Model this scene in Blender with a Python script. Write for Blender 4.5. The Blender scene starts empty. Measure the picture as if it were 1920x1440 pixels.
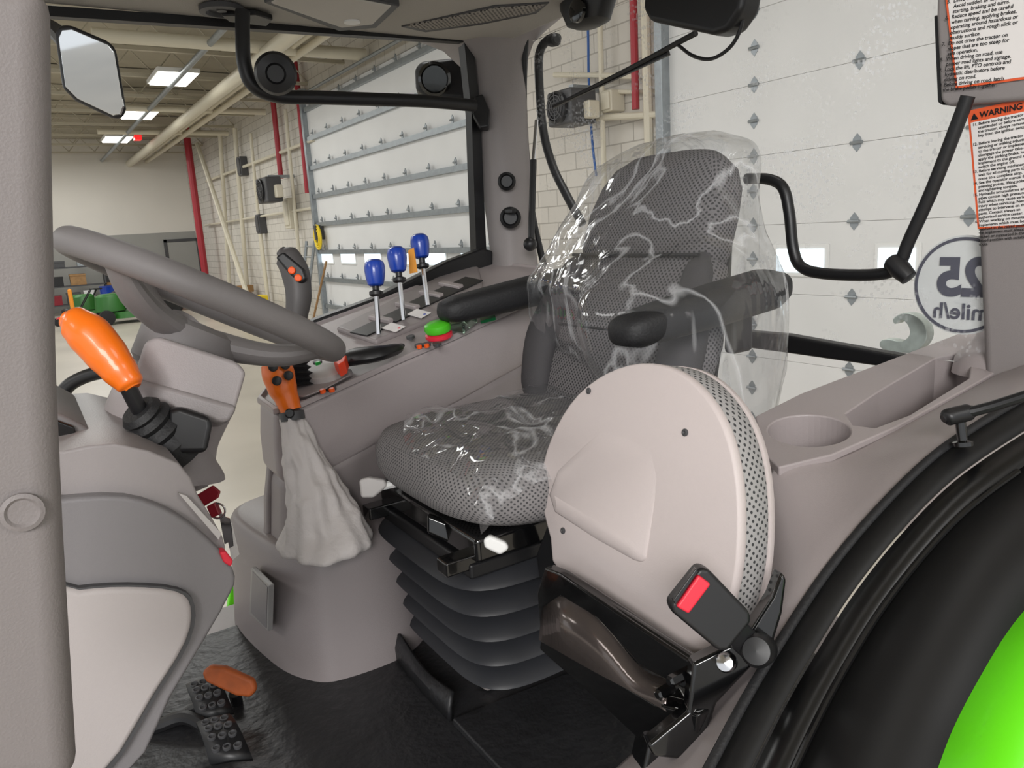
import bpy, bmesh, math, random
from mathutils import Vector as V, Matrix, noise
random.seed(4)
S = bpy.context.scene
COL = S.collection
S.view_settings.view_transform = 'Standard'
sin, cos, pi = math.sin, math.cos, math.pi
# ------------------------------------------------------------------ camera model (X = tractor rear, Y = tractor right, Z up)
CAM = V((0, 0, 2.0)); F = 1400.0
roll = math.radians(3.5); cr, sr = cos(roll), sin(roll)
a0 = (26-960)/F; b0 = (720-480)/F
uu = -a0*sr + b0*cr; pitch = math.atan(uu); cp, sp_ = cos(pitch), sin(pitch)
hx0 = a0*cr + b0*sr; hy0 = cp + uu*sp_
phi = math.atan2(-hx0, hy0)
def hd(v):
    x, y, z = v
    return V((x*cos(phi)+y*sin(phi), -x*sin(phi)+y*cos(phi), z))
R0 = hd((1, 0, 0)); FW = hd((0, cp, -sp_)); U0 = hd((0, sp_, cp))
RI = R0*cr - U0*sr; UP = U0*cr + R0*sr
def ray(x, y): return FW + RI*((x-960)/F) + UP*((720-y)/F)
def P(x, y, d): return CAM + ray(x, y)*d
def dep(p): return (p-CAM).dot(FW)
def QX(x, y, X): r = ray(x, y); return CAM + r*(X/r.x)
def QY(x, y, Y): r = ray(x, y); return CAM + r*(Y/r.y)
def QZ(x, y, Z): r = ray(x, y); return CAM + r*((Z-CAM.z)/r.z)
def onp(x, y, p0, n): r = ray(x, y); return CAM + r*((p0-CAM).dot(n)/r.dot(n))
cd = bpy.data.cameras.new('camera'); co = bpy.data.objects.new('camera', cd); COL.objects.link(co)
cd.sensor_width = 36; cd.lens = F/1920*36; cd.clip_start = .02; cd.clip_end = 200
mw = Matrix((RI, UP, -FW)).transposed().to_4x4(); mw.translation = CAM; co.matrix_world = mw
S.camera = co
# ------------------------------------------------------------------ materials
def lin(c):
    o = []
    for v in c:
        v /= 255.0
        o.append(v/12.92 if v <= .04045 else ((v+.055)/1.055)**2.4)
    return tuple(o)+(1,)
def M(name, c, rough=.5, metal=0, bump=0, bscale=60, var=0, vscale=6, emit=0, coat=0, spec=.5):
    m = bpy.data.materials.new(name); m.use_nodes = True
    nt = m.node_tree; b = nt.nodes['Principled BSDF']
    b.inputs['Base Color'].default_value = lin(c); b.inputs['Roughness'].default_value = rough
    b.inputs['Metallic'].default_value = metal; b.inputs['Specular IOR Level'].default_value = spec
    b.inputs['Coat Weight'].default_value = coat
    if emit:
        b.inputs['Emission Color'].default_value = lin(c); b.inputs['Emission Strength'].default_value = emit
    tc = nt.nodes.new('ShaderNodeTexCoord')
    if bump:
        n = nt.nodes.new('ShaderNodeTexNoise'); n.inputs['Scale'].default_value = bscale; n.inputs['Detail'].default_value = 3
        bp = nt.nodes.new('ShaderNodeBump'); bp.inputs['Strength'].default_value = bump; bp.inputs['Distance'].default_value = .01
        nt.links.new(tc.outputs['Object'], n.inputs['Vector']); nt.links.new(n.outputs['Fac'], bp.inputs['Height'])
        nt.links.new(bp.outputs['Normal'], b.inputs['Normal'])
    if var:
        n2 = nt.nodes.new('ShaderNodeTexNoise'); n2.inputs['Scale'].default_value = vscale; n2.inputs['Detail'].default_value = 4
        mx = nt.nodes.new('ShaderNodeMix'); mx.data_type = 'RGBA'
        k = 1-var
        mx.inputs[6].default_value = lin(tuple(v*k for v in c)); mx.inputs[7].default_value = lin(tuple(min(255, v*(1+var)) for v in c))
        nt.links.new(tc.outputs['Object'], n2.inputs['Vector']); nt.links.new(n2.outputs['Fac'], mx.inputs[0])
        nt.links.new(mx.outputs[2], b.inputs['Base Color'])
    return m
def fabric(name, base, dot, scale=110, thr=.3, rough=.9):
    m = M(name, base, rough); nt = m.node_tree; b = nt.nodes['Principled BSDF']
    tc = nt.nodes.new('ShaderNodeTexCoord')
    mp = nt.nodes.new('ShaderNodeMapping'); mp.inputs['Rotation'].default_value = (0, 0, .785)
    nt.links.new(tc.outputs['UV'], mp.inputs[0])
    vo = nt.nodes.new('ShaderNodeTexVoronoi'); vo.voronoi_dimensions = '2D'; vo.inputs['Scale'].default_value = scale; vo.inputs['Randomness'].default_value = .1
    nt.links.new(mp.outputs[0], vo.inputs['Vector'])
    lt = nt.nodes.new('ShaderNodeMath'); lt.operation = 'LESS_THAN'; lt.inputs[1].default_value = thr
    nt.links.new(vo.outputs['Distance'], lt.inputs[0])
    mx = nt.nodes.new('ShaderNodeMix'); mx.data_type = 'RGBA'; mx.inputs[6].default_value = lin(base); mx.inputs[7].default_value = lin(dot)
    nt.links.new(lt.outputs[0], mx.inputs[0]); nt.links.new(mx.outputs[2], b.inputs['Base Color'])
    bp = nt.nodes.new('ShaderNodeBump'); bp.inputs['Strength'].default_value = .3; bp.inputs['Distance'].default_value = .002; bp.invert = True
    nt.links.new(lt.outputs[0], bp.inputs['Height']); nt.links.new(bp.outputs['Normal'], b.inputs['Normal'])
    return m
def glassmat(name, tint, gloss, rough=.02, white=0, wscale=18, bump=0, drops=False):
    m = bpy.data.materials.new(name); m.use_nodes = True; nt = m.node_tree
    for n in list(nt.nodes):
        if n.type != 'OUTPUT_MATERIAL': nt.nodes.remove(n)
    out = [n for n in nt.nodes if n.type == 'OUTPUT_MATERIAL'][0]
    tr = nt.nodes.new('ShaderNodeBsdfTransparent'); tr.inputs[0].default_value = tint+(1,)
    gl = nt.nodes.new('ShaderNodeBsdfGlossy'); gl.inputs['Roughness'].default_value = rough
    mx = nt.nodes.new('ShaderNodeMixShader'); lw = nt.nodes.new('ShaderNodeLayerWeight'); lw.inputs['Blend'].default_value = gloss
    nt.links.new(lw.outputs['Fresnel' if not white else 'Facing'], mx.inputs[0])
    nt.links.new(tr.outputs[0], mx.inputs[1]); nt.links.new(gl.outputs[0], mx.inputs[2])
    last = mx
    if white or drops:
        tc = nt.nodes.new('ShaderNodeTexCoord')
        df = nt.nodes.new('ShaderNodeBsdfDiffuse'); df.inputs[0].default_value = (.88, .89, .91, 1)
        m2 = nt.nodes.new('ShaderNodeMixShader')
    if white:
        no = nt.nodes.new('ShaderNodeTexNoise'); no.inputs['Scale'].default_value = wscale; no.inputs['Detail'].default_value = 3; no.inputs['Distortion'].default_value = .7
        mp = nt.nodes.new('ShaderNodeMapping'); mp.inputs['Scale'].default_value = (1.6, 1.6, .5); mp.inputs['Rotation'].default_value = (.45, .3, 0)
        nt.links.new(tc.outputs['Object'], mp.inputs[0]); nt.links.new(mp.outputs[0], no.inputs['Vector'])
        sb = nt.nodes.new('ShaderNodeMath'); sb.operation = 'SUBTRACT'; sb.inputs[1].default_value = .5; nt.links.new(no.outputs['Fac'], sb.inputs[0])
        ab = nt.nodes.new('ShaderNodeMath'); ab.operation = 'ABSOLUTE'; nt.links.new(sb.outputs[0], ab.inputs[0])
        mr = nt.nodes.new('ShaderNodeMapRange'); mr.inputs[1].default_value = .0; mr.inputs[2].default_value = .032; mr.inputs[3].default_value = white; mr.inputs[4].default_value = .03  # whitened crease lines put the film's streaky highlights into the colour
        nt.links.new(ab.outputs[0], mr.inputs[0])
        nt.links.new(mr.outputs[0], m2.inputs[0])
        nt.links.new(mx.outputs[0], m2.inputs[1]); nt.links.new(df.outputs[0], m2.inputs[2]); last = m2
        bp = nt.nodes.new('ShaderNodeBump'); bp.inputs['Strength'].default_value = bump; bp.inputs['Distance'].default_value = .02; bp.invert = True
        nt.links.new(ab.outputs[0], bp.inputs['Height']); nt.links.new(bp.outputs['Normal'], gl.inputs['Normal']); nt.links.new(bp.outputs['Normal'], lw.inputs['Normal'])
    elif drops:
        vo = nt.nodes.new('ShaderNodeTexVoronoi'); vo.voronoi_dimensions = '2D'; vo.inputs['Scale'].default_value = 110
        mp = nt.nodes.new('ShaderNodeMapping'); mp.inputs['Scale'].default_value = (1, .5, 1)
        nt.links.new(tc.outputs['UV'], mp.inputs[0]); nt.links.new(mp.outputs[0], vo.inputs['Vector'])
        lt = nt.nodes.new('ShaderNodeMath'); lt.operation = 'LESS_THAN'; lt.inputs[1].default_value = .2; nt.links.new(vo.outputs['Distance'], lt.inputs[0])
        no = nt.nodes.new('ShaderNodeTexNoise'); no.inputs['Scale'].default_value = 6; no.inputs['Detail'].default_value = 3; nt.links.new(tc.outputs['UV'], no.inputs['Vector'])
        gt = nt.nodes.new('ShaderNodeMapRange'); gt.inputs[1].default_value = .5; gt.inputs[2].default_value = .68; gt.inputs[3].default_value = 0; gt.inputs[4].default_value = .5; nt.links.new(no.outputs['Fac'], gt.inputs[0])
        mu = nt.nodes.new('ShaderNodeMath'); mu.operation = 'MULTIPLY'; nt.links.new(lt.outputs[0], mu.inputs[0]); nt.links.new(gt.outputs[0], mu.inputs[1])
        ad = nt.nodes.new('ShaderNodeMath'); ad.operation = 'ADD'; ad.inputs[1].default_value = .015; nt.links.new(mu.outputs[0], ad.inputs[0])
        nt.links.new(ad.outputs[0], m2.inputs[0]); nt.links.new(mx.outputs[0], m2.inputs[1]); nt.links.new(df.outputs[0], m2.inputs[2]); last = m2
    nt.links.new(last.outputs[0], out.inputs[0])
    return m
m_pillar = M('pillar_grey', (144, 138, 137), .55, bump=.12, bscale=500)
m_fpillar = M('front_pillar_grey', (126, 120, 119), .55, bump=.12, bscale=500)
m_head = M('headliner_grey', (168, 164, 157), .8, bump=.2, bscale=300)
m_lampcase = M('lamp_case_grey', (194, 190, 183), .6)
m_mauve = M('mauve_grey_plastic', (164, 155, 155), .40, bump=.1, bscale=500)
m_mauve2 = M('dark_mauve_plastic', (143, 135, 135), .40, bump=.1, bscale=500)
m_dash = M('dash_grey', (124, 121, 123), .42, bump=.1, bscale=500)
m_dashu = M('dash_upper_grey', (148, 142, 142), .42, bump=.1, bscale=500)
m_dashl = M('dash_light_panel', (158, 151, 151), .45, bump=.1, bscale=500)
m_dashp = M('dash_pale_inset', (177, 170, 169), .45, bump=.1, bscale=500)
m_shell = M('pale_shell', (203, 192, 190), .5, bump=.08, bscale=400)
m_pale = M('pale_grey_plastic', (188, 184, 182), .5)
m_base = M('seat_base_grey', (158, 151, 149), .5)
m_wheel = M('wheel_grey', (118, 114, 114), .55, bump=.1, bscale=700)
m_stickg = M('joystick_grey', (78, 75, 75), .5)
m_black = M('black_plastic', (24, 24, 26), .42)
m_rub = M('black_rubber', (28, 28, 30), .6, bump=.15, bscale=200)
m_bellow = M('bellows_rubber', (44, 45, 49), .5)
m_gloss = M('gloss_black_steel', (12, 12, 13), .15, coat=.6)
m_fend = M('fender_black', (17, 17, 18), .5, spec=.4)
m_fgloss = M('fender_gloss_black', (14, 14, 15), .32, spec=.5)
m_mat = M('floor_mat_black', (36, 36, 38), .45, bump=.5, bscale=35, var=.3, vscale=8)
m_orange = M('orange_plastic', (238, 112, 14), .35, coat=.3)
m_rust = M('orange_brown_pedal', (165, 82, 36), .6, var=.2, vscale=40)
m_blue = M('blue_knob', (20, 62, 165), .3, coat=.3)
m_green = M('lime_green_paint', (115, 250, 25), .4, coat=.2)
m_red = M('red_plastic', (225, 45, 65), .4)
m_dred = M('dark_red_tag', (135, 20, 36), .4)
m_gaiter = M('grey_leather', (198, 192, 190), .55, bump=.4, bscale=45)
m_steel = M('galvanised_steel', (150, 156, 160), .4, metal=.6, var=.12, vscale=12)
m_chrome = M('chrome', (215, 215, 218), .15, metal=1)
m_zinc = M('zinc_hook', (196, 206, 200), .4, metal=.3, var=.2, vscale=40)
m_mirror = M('mirror_glass', (235, 238, 240), .03, metal=1)
m_white = M('white_plastic', (230, 230, 228), .4)
m_labelw = M('label_white', (240, 236, 234), .5)
m_labelo = M('label_orange', (238, 98, 52), .5)
m_ink = M('label_ink', (20, 18, 20), .6)
m_yel = M('yellow_paint', (235, 205, 30), .5)
m_fabB = fabric('backrest_fabric', (112, 109, 110), (50, 49, 51), 125, .3)
m_fabS = M('bolster_fabric', (66, 64, 66), .75, bump=.2, bscale=400)
m_fabC = fabric('cushion_fabric', (130, 127, 127), (66, 65, 67), 140, .27)
m_fabP = fabric('light_dotted_fabric', (158, 156, 155), (56, 56, 58), 120, .26)
m_glass = glassmat('window_glass', (.97, .98, .98), .03)
m_rglass = glassmat('rear_window_glass', (.98, .985, .985), .04, drops=True)
m_film = glassmat('clear_film', (.975, .98, .985), .14, .07, .30, 4.2, .8)
m_clear = glassmat('clear_green_guard', (.75, .9, .8), .25, .08)
m_wall = M('painted_block', (222, 217, 208), .7)
nt = m_wall.node_tree; b = nt.nodes['Principled BSDF']
tc = nt.nodes.new('ShaderNodeTexCoord'); se = nt.nodes.new('ShaderNodeSeparateXYZ'); cb = nt.nodes.new('ShaderNodeCombineXYZ')
br = nt.nodes.new('ShaderNodeTexBrick'); br.inputs['Scale'].default_value = 1; br.inputs['Brick Width'].default_value = .4; br.inputs['Row Height'].default_value = .2; br.inputs['Mortar Size'].default_value = .008
br.inputs['Color1'].default_value = lin((212, 207, 198)); br.inputs['Color2'].default_value = lin((204, 199, 190)); br.inputs['Mortar'].default_value = lin((170, 165, 156))
nt.links.new(tc.outputs['Object'], se.inputs[0]); nt.links.new(se.outputs[1], cb.inputs[0]); nt.links.new(se.outputs[2], cb.inputs[1]); nt.links.new(cb.outputs[0], br.inputs['Vector']); nt.links.new(br.outputs['Color'], b.inputs['Base Color'])
m_wall2 = M('white_wall', (224, 219, 210), .75, var=.03, vscale=1)
m_band = M('grey_wall_band', (156, 155, 150), .7, var=.04, vscale=1)
m_floor = M('polished_concrete', (182, 175, 163), .32, var=.16, vscale=.7, bump=.05, bscale=4)
m_deck = M('ceiling_deck', (164, 157, 140), .8, var=.1, vscale=2)
m_joist = M('joist_paint', (182, 175, 157), .6)
m_pipec = M('cream_pipe', (212, 205, 186), .5)
m_redpipe = M('red_pipe', (165, 38, 50), .45)
m_door = M('overhead_door_white', (226, 226, 225), .5, var=.03, vscale=2)
m_day = M('daylight_pane', (225, 240, 250), .3, emit=1.2)
m_lamp = M('lamp_diffuser', (255, 252, 244), .4, emit=8)
m_lampred = M('exit_red', (230, 40, 40), .4, emit=1)
m_wood = M('old_wood', (150, 115, 75), .7, var=.2, vscale=10)
m_dgrey = M('dark_grey_metal', (70, 70, 72), .5)
m_jgreen = M('mower_green', (45, 110, 40), .4)
m_btn = M('orange_button', (245, 95, 30), .35)
m_gbtn = M('green_button', (40, 170, 70), .35)
m_stickd = M('sticker_dark', (92, 92, 106), .5)
m_stick = M('sticker_white', (246, 248, 248), .5)
m_stick.node_tree.nodes['Principled BSDF'].inputs['Alpha'].default_value = .65
m_bluehose = M('blue_hose', (40, 90, 160), .5)
# ------------------------------------------------------------------ mesh helpers
def B(): return bmesh.new()
def prism(bm, pts, ext):
    n = len(pts); a = [bm.verts.new(p) for p in pts]; c = [bm.verts.new(V(p)+ext) for p in pts]
    bm.faces.new(a); bm.faces.new(c[::-1])
    for i in range(n): bm.faces.new((a[i], a[(i+1) % n], c[(i+1) % n], c[i]))
    return bm
def box(bm, c, s, ax=None):
    c = V(c); ax = ax or (V((1, 0, 0)), V((0, 1, 0)), V((0, 0, 1)))
    q = [c+ax[0]*(i*s[0]/2)+ax[1]*(j*s[1]/2)-ax[2]*(s[2]/2) for i, j in ((-1, -1), (1, -1), (1, 1), (-1, 1))]
    return prism(bm, q, ax[2]*s[2])
def bx(bm, x0, x1, y0, y1, z0, z1): return box(bm, ((x0+x1)/2, (y0+y1)/2, (z0+z1)/2), (x1-x0, y1-y0, z1-z0))
def frame_of(n):
    n = V(n).normalized(); t = V((0, 0, 1)) if abs(n.z) < .9 else V((1, 0, 0))
    u = n.cross(t).normalized(); return u, n.cross(u), n
def loft(bm, rings, cap=True):
    vs = [[bm.verts.new(p) for p in r] for r in rings]; n = len(rings[0])
    for a, c in zip(vs, vs[1:]):
        for i in range(n): bm.faces.new((a[i], a[(i+1) % n], c[(i+1) % n], c[i]))
    if cap: bm.faces.new(vs[0][::-1]); bm.faces.new(vs[-1])
    return bm
def lathe(bm, prof, o, axis, seg=24, sx=1, sy=1):
    u, v, n = frame_of(axis); o = V(o)
    return loft(bm, [[o+n*h+(u*cos(t)*sx+v*sin(t)*sy)*max(r, 1e-4) for t in [2*pi*k/seg for k in range(seg)]] for r, h in prof])
def cat(pts, k=8, closed=False):
    pts = [V(p) for p in pts]
    if len(pts) < 3 or k <= 1: return pts
    o = []; n = len(pts); rng = range(n) if closed else range(n-1)
    for i in rng:
        p0 = pts[i-1] if (i > 0 or closed) else pts[0]*2-pts[1]
        p1 = pts[i]; p2 = pts[(i+1) % n]; p3 = pts[(i+2) % n] if (i+2 < n or closed) else pts[-1]*2-pts[-2]
        for j in range(k):
            t = j/k
            o.append(.5*((2*p1)+(p2-p0)*t+(2*p0-5*p1+4*p2-p3)*t*t+(3*p1-p0-3*p2+p3)*t**3))
    if not closed: o.append(pts[-1])
    return o
def smooth2(pix, k=3): return [(p.x, p.y) for p in cat([V((x, y, 0)) for x, y in pix], k, True)]
def tube(bm, pts, r, seg=12, k=6, closed=False, flat=1.0, fdir=None):
    pts = [V(p) for p in pts]
    rs = r if isinstance(r, (list, tuple)) else [r]*len(pts)
    q = cat(pts, k, closed)
    if len(pts) < 3 or k <= 1: rr = list(rs)
    else:
        rr = []
        for i in range(len(rs) if closed else len(rs)-1):
            for j in range(k):
                t = j/k; t = t*t*(3-2*t); rr.append(rs[i]*(1-t)+rs[(i+1) % len(rs)]*t)
        if not closed: rr.append(rs[-1])
    rings = []; prev = None; n = len(q)
    for i, p in enumerate(q):
        if closed: tn = (q[(i+1) % n]-q[i-1]).normalized()
        else: tn = (q[min(i+1, n-1)]-q[max(i-1, 0)]).normalized()
        if fdir is not None: u = (V(fdir)-tn*V(fdir).dot(tn)).normalized()
        elif prev is None: u = frame_of(tn)[0]
        else: u = (prev-tn*prev.dot(tn)).normalized()
        prev = u; w = tn.cross(u)
        rings.append([p+(u*cos(t)*flat+w*sin(t))*rr[i] for t in [2*pi*s/seg for s in range(seg)]])
    if closed:
        rings.append(rings[0]); return loft(bm, rings, False)
    return loft(bm, rings)
def sup(cx, cy, z, hx, hy, e=3.0, seg=40):
    o = []
    for k in range(seg):
        t = 2*pi*k/seg; c, s = cos(t), sin(t)
        o.append(V((cx+hx*math.copysign(abs(c)**(2/e), c), cy+hy*math.copysign(abs(s)**(2/e), s), z)))
    return o
def ball(bm, c, r, sc=(1, 1, 1), seg=20):
    return loft(bm, [[V(c)+V((r*sc[0]*sin(a)*cos(t), r*sc[1]*sin(a)*sin(t), r*sc[2]*cos(a))) for t in [2*pi*k/seg for k in range(seg)]] for a in [max(.02, min(pi-.02, pi*i/12)) for i in range(13)]])
def strip(bm, curves, N=40):
    g = []
    for c in curves:
        q = cat(c, 10); m = len(q)-1
        row = []
        for i in range(N):
            f = i/(N-1)*m; j = min(int(f), m-1); row.append(bm.verts.new(q[j].lerp(q[j+1], f-j)))
        g.append(row)
    for a, c in zip(g, g[1:]):
        for i in range(N-1): bm.faces.new((a[i], a[i+1], c[i+1], c[i]))
    return bm
def mk(name, bm, mat, parent=None, bevel=0, seg=3, sharp=35, sub=0, solid=0, flat=False):
    bmesh.ops.remove_doubles(bm, verts=bm.verts, dist=1e-6)
    bmesh.ops.recalc_face_normals(bm, faces=bm.faces)
    for f in bm.faces: f.smooth = not flat
    if not bevel and not sub and not flat:
        for e in bm.edges:
            if len(e.link_faces) == 2 and e.calc_face_angle(0) > math.radians(sharp): e.smooth = False
    me = bpy.data.meshes.new(name); bm.to_mesh(me); bm.free()
    return link(name, me, mat, parent, bevel, seg, sub, solid)
def link(name, me, mat, parent=None, bevel=0, seg=3, sub=0, solid=0):
    lo = V((1e9,)*3); hi = V((-1e9,)*3)
    for v in me.vertices:
        for i in range(3): lo[i] = min(lo[i], v.co[i]); hi[i] = max(hi[i], v.co[i])
    if not me.uv_layers:
        uv = me.uv_layers.new(name='UVMap')
        for p in me.polygons:
            n = [abs(a) for a in p.normal]; k = n.index(max(n)); i, j = ((1, 2), (0, 2), (0, 1))[k]
            for li in p.loop_indices:
                c_ = me.vertices[me.loops[li].vertex_index].co; uv.data[li].uv = (c_[i], c_[j])
    c = (lo+hi)/2; c.z = lo.z
    me.transform(Matrix.Translation(-c)); me.materials.clear(); me.materials.append(mat)
    o = bpy.data.objects.new(name, me); COL.objects.link(o)
    if parent:
        o.parent = parent; o.location = c - wloc(parent)
    else: o.location = c
    if solid: md = o.modifiers.new('s', 'SOLIDIFY'); md.thickness = solid; md.offset = 0
    if bevel:
        md = o.modifiers.new('b', 'BEVEL'); md.width = bevel; md.segments = seg; md.limit_method = 'ANGLE'; md.angle_limit = math.radians(30); md.harden_normals = True
    if sub: md = o.modifiers.new('u', 'SUBSURF'); md.levels = sub; md.render_levels = sub
    return o
def wloc(o):
    l = V(o.location)
    while o.parent: o = o.parent; l = l+V(o.location)
    return l
def tag(o, label, cat_, group=None):
    o['label'] = label; o['category'] = cat_
    if group: o['group'] = group
    return o
def thing(name, label, cat_, loc, group=None):
    o = bpy.data.objects.new(name, None); COL.objects.link(o); o.location = V(loc); o.empty_display_size = .05
    return tag(o, label, cat_, group)
def struct(o): o['kind'] = 'structure'; return o
def pl(pix, f): return [f(x, y) for x, y in pix]
def toward(p): return (CAM-V(p)).normalized()
def button(name, c, r, h, mat, parent, axis=None):
    return mk(name, lathe(B(), [(r, -h), (r, h*.7), (r*.75, h), (0, h)], c, axis or toward(c), 16), mat, parent)
def text(name, body, size, o, right, up, mat, parent, line=1.0, al='LEFT', bold=0):
    cu = bpy.data.curves.new('t', 'FONT'); cu.body = body; cu.size = size; cu.space_line = line; cu.align_x = al; cu.offset = bold
    to = bpy.data.objects.new('t', cu); COL.objects.link(to)
    dg = bpy.context.evaluated_depsgraph_get(); me = bpy.data.meshes.new_from_object(to.evaluated_get(dg), depsgraph=dg)
    bpy.data.objects.remove(to)
    right = V(right).normalized(); up = V(up); up = (up-right*up.dot(right)).normalized(); n = right.cross(up)
    mm = Matrix((right, up, n)).transposed().to_4x4(); mm.translation = V(o); me.transform(mm); me.name = name
    return link(name, me, mat, parent)
X_, Y_, Z_ = V((1, 0, 0)), V((0, 1, 0)), V((0, 0, 1))
# ================================================================== ROOM
WX, WY, CZ = 5.7, 29.8, 5.7
struct(mk('floor', bx(B(), -14, WX+.2, -9, WY+.2, -.1, 0), m_floor))
struct(mk('wall_right', bx(B(), WX, WX+.2, -9, WY, 0, CZ), m_wall))
struct(mk('wall_far', bx(B(), -14, WX+.2, WY, WY+.2, 0, CZ), m_wall2))
struct(mk('trim_1', bx(B(), -14, WX, WY-.02, WY, 0, 2.5), m_band))
struct(mk('ceiling', bx(B(), -14, WX+.2, -9, WY+.2, CZ, CZ+.1), m_deck))
for k in range(13):
    y = 3.5+k*2.1
    bm = B(); bx(bm, -9, WX, y-.05, y+.05, 5.6, 5.68); bx(bm, -9, WX, y-.04, y+.04, 5.12, 5.18)
    for i in range(20):
        x0 = -9+i*.735
        tube(bm, [(x0, y, 5.18), (x0+.3675, y, 5.6), (x0+.735, y, 5.18)], .015, 5, 1)
    tag(mk('roof_joist', bm, m_joist), 'cream open-web steel roof joist crossing under the workshop ceiling', 'joist', 'roof joists of the workshop')
def ypipe(name, px, py, z, r, mat, label, y0=3.0):
    q = QZ(px, py, z)
    return tag(mk(name, tube(B(), [(q.x, y0, z), (q.x, (y0+WY)/2, z), (q.x, WY, z)], r, 12, 1), mat), label, 'pipe')
ypipe('ceiling_pipe', 270, 285, 4.9, .12, m_pipec, 'thickest cream pipe running the length of the workshop ceiling')
ypipe('ceiling_pipe', 400, 215, 4.95, .06, m_pipec, 'thin cream pipe under the ceiling nearest the overhead doors')
ypipe('ceiling_pipe', 215, 275, 5.0, .05, m_steel, 'thin galvanised pipe under the ceiling nearest the front of the tractor')
ypipe('ceiling_pipe', 300, 262, 5.0, .045, m_pipec, 'slim cream pipe close beside the thickest ceiling pipe')
ypipe('ceiling_pipe', 345, 240, 5.05, .05, m_pipec, 'slim cream pipe midway between the thickest pipe and the doors')
for px, py, r, lab in ((380, 80, .1, 'cream pipe crossing the ceiling nearest the tractor window top'), (330, 205, .07, 'cream pipe crossing the ceiling in front of the second light'), (300, 248, .07, 'cream pipe crossing the ceiling between the two farthest lights')):
    q = QZ(px, py, 5.02)
    tag(mk('cross_pipe', tube(B(), [(q.x-1.5, q.y, 5.02), (q.x, q.y, 5.02), (WX-.1, q.y, 5.02)], r, 12, 1), m_pipec), lab, 'pipe')
for (px, py, lab) in ((325, 150, 'bright ceiling light panel nearest the tractor'), (262, 217, 'bright ceiling light panel second from the tractor'), (220, 263, 'bright ceiling light panel farthest away, with a red end')):
    c = QZ(px, py, 5.0); t = thing('ceiling_light', lab, 'light', c)
    bm = B(); bx(bm, c.x-.36, c.x+.36, c.y-.62, c.y+.62, 5.02, 5.1); mk('housing', bm, m_white, t, .01)
    bm = B(); bx(bm, c.x-.32, c.x+.32, c.y-.58, c.y+.58, 5.0, 5.03); mk('diffuser', bm, m_lamp, t)
    if px == 220: mk('red_end', bx(B(), c.x+.37, c.x+.55, c.y-.62, c.y-.3, 4.95, 5.08), m_lampred, t)
# overhead doors
def hinge_mesh():
    bm = B()
    prism(bm, [V((0, 0, .07)), V((0, .035, .03)), V((0, .035, -.03)), V((0, 0, -.07)), V((0, -.035, -.03)), V((0, -.035, .03))], V((-.012, 0, 0)))
    tube(bm, [(-.02, -.05, 0), (-.02, .05, 0)], .014, 8, 1)
    return bm
def bay_door(n, y0, y1, seam, ph, ztop, hys, wins, strut, extra=0):
    t = bpy.data.objects.new('door_%d' % n, None); COL.objects.link(t); t.location = (WX, (y0+y1)/2, 0); struct(t)
    zs = [z for z in [seam+ph*k for k in range(-6, 9)] if 0 < z < ztop]; zz = [0]+zs+[ztop]
    for a, c in zip(zz, zz[1:]):
        mk('section', bx(B(), WX-.09, WX-.03, y0, y1, a+.001, c-.001), m_door, t, .003, 2)
    if strut:
        for z in zs: mk('strut', bx(B(), WX-.16, WX-.09, y0+.05, y1-.05, z-.05, z+.035), m_steel, t)
    first = None
    for z in zs + ([z+ph/2 for z in zs] if extra else []):
        for i, y in enumerate(hys):
            if z not in zs and i != extra-1: continue
            if first is None:
                first = mk('hinge', hinge_mesh(), m_steel, t); h = first
            else:
                h = first.copy(); COL.objects.link(h)
            h.location = V((WX-.1-(.06 if strut else 0), y, z-.07+(.08 if strut else 0)))-V(t.location)
    for (a, c) in wins:
        f = mk('window_frame', bx(B(), WX-.105, WX-.085, a-.04, c+.04, 1.42, 1.70), m_white, t, .01)
        mk('pane', bx(B(), WX-.112, WX-.1, a, c, 1.46, 1.66), m_day, f)
    for y in (y0-.04, y1+.04):
        mk('track', bx(B(), WX-.2, WX-.04, y-.05, y+.05, 0, ztop+.3), m_steel, t, .01)
    mk('torsion_bar', tube(B(), [(WX-.2, y0, ztop+.15), (WX-.2, y1, ztop+.15)], .03, 10, 1), m_steel, t)
    return t
Yp = lambda px, py=400: QX(px, py, WX).y
d1a, d1b = Yp(965), Yp(603)
bay_door(1, d1a, d1b, 2.28, .585, 4.75, [d1a+.4+i*(d1b-d1a-.8)/8 for i in range(9)], [(d1a+.6+i*1.25, d1a+1.35+i*1.25) for i in range(6)], True)
d2b = Yp(1270)
bay_door(2, -2.0, d2b, 2.47, .60, 4.8, [Yp(1425), Yp(1615), Yp(1830), .4], [(Yp(1562), Yp(1472)), (Yp(1735), Yp(1665)), (.6, 1.2)], False, 1)
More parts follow.
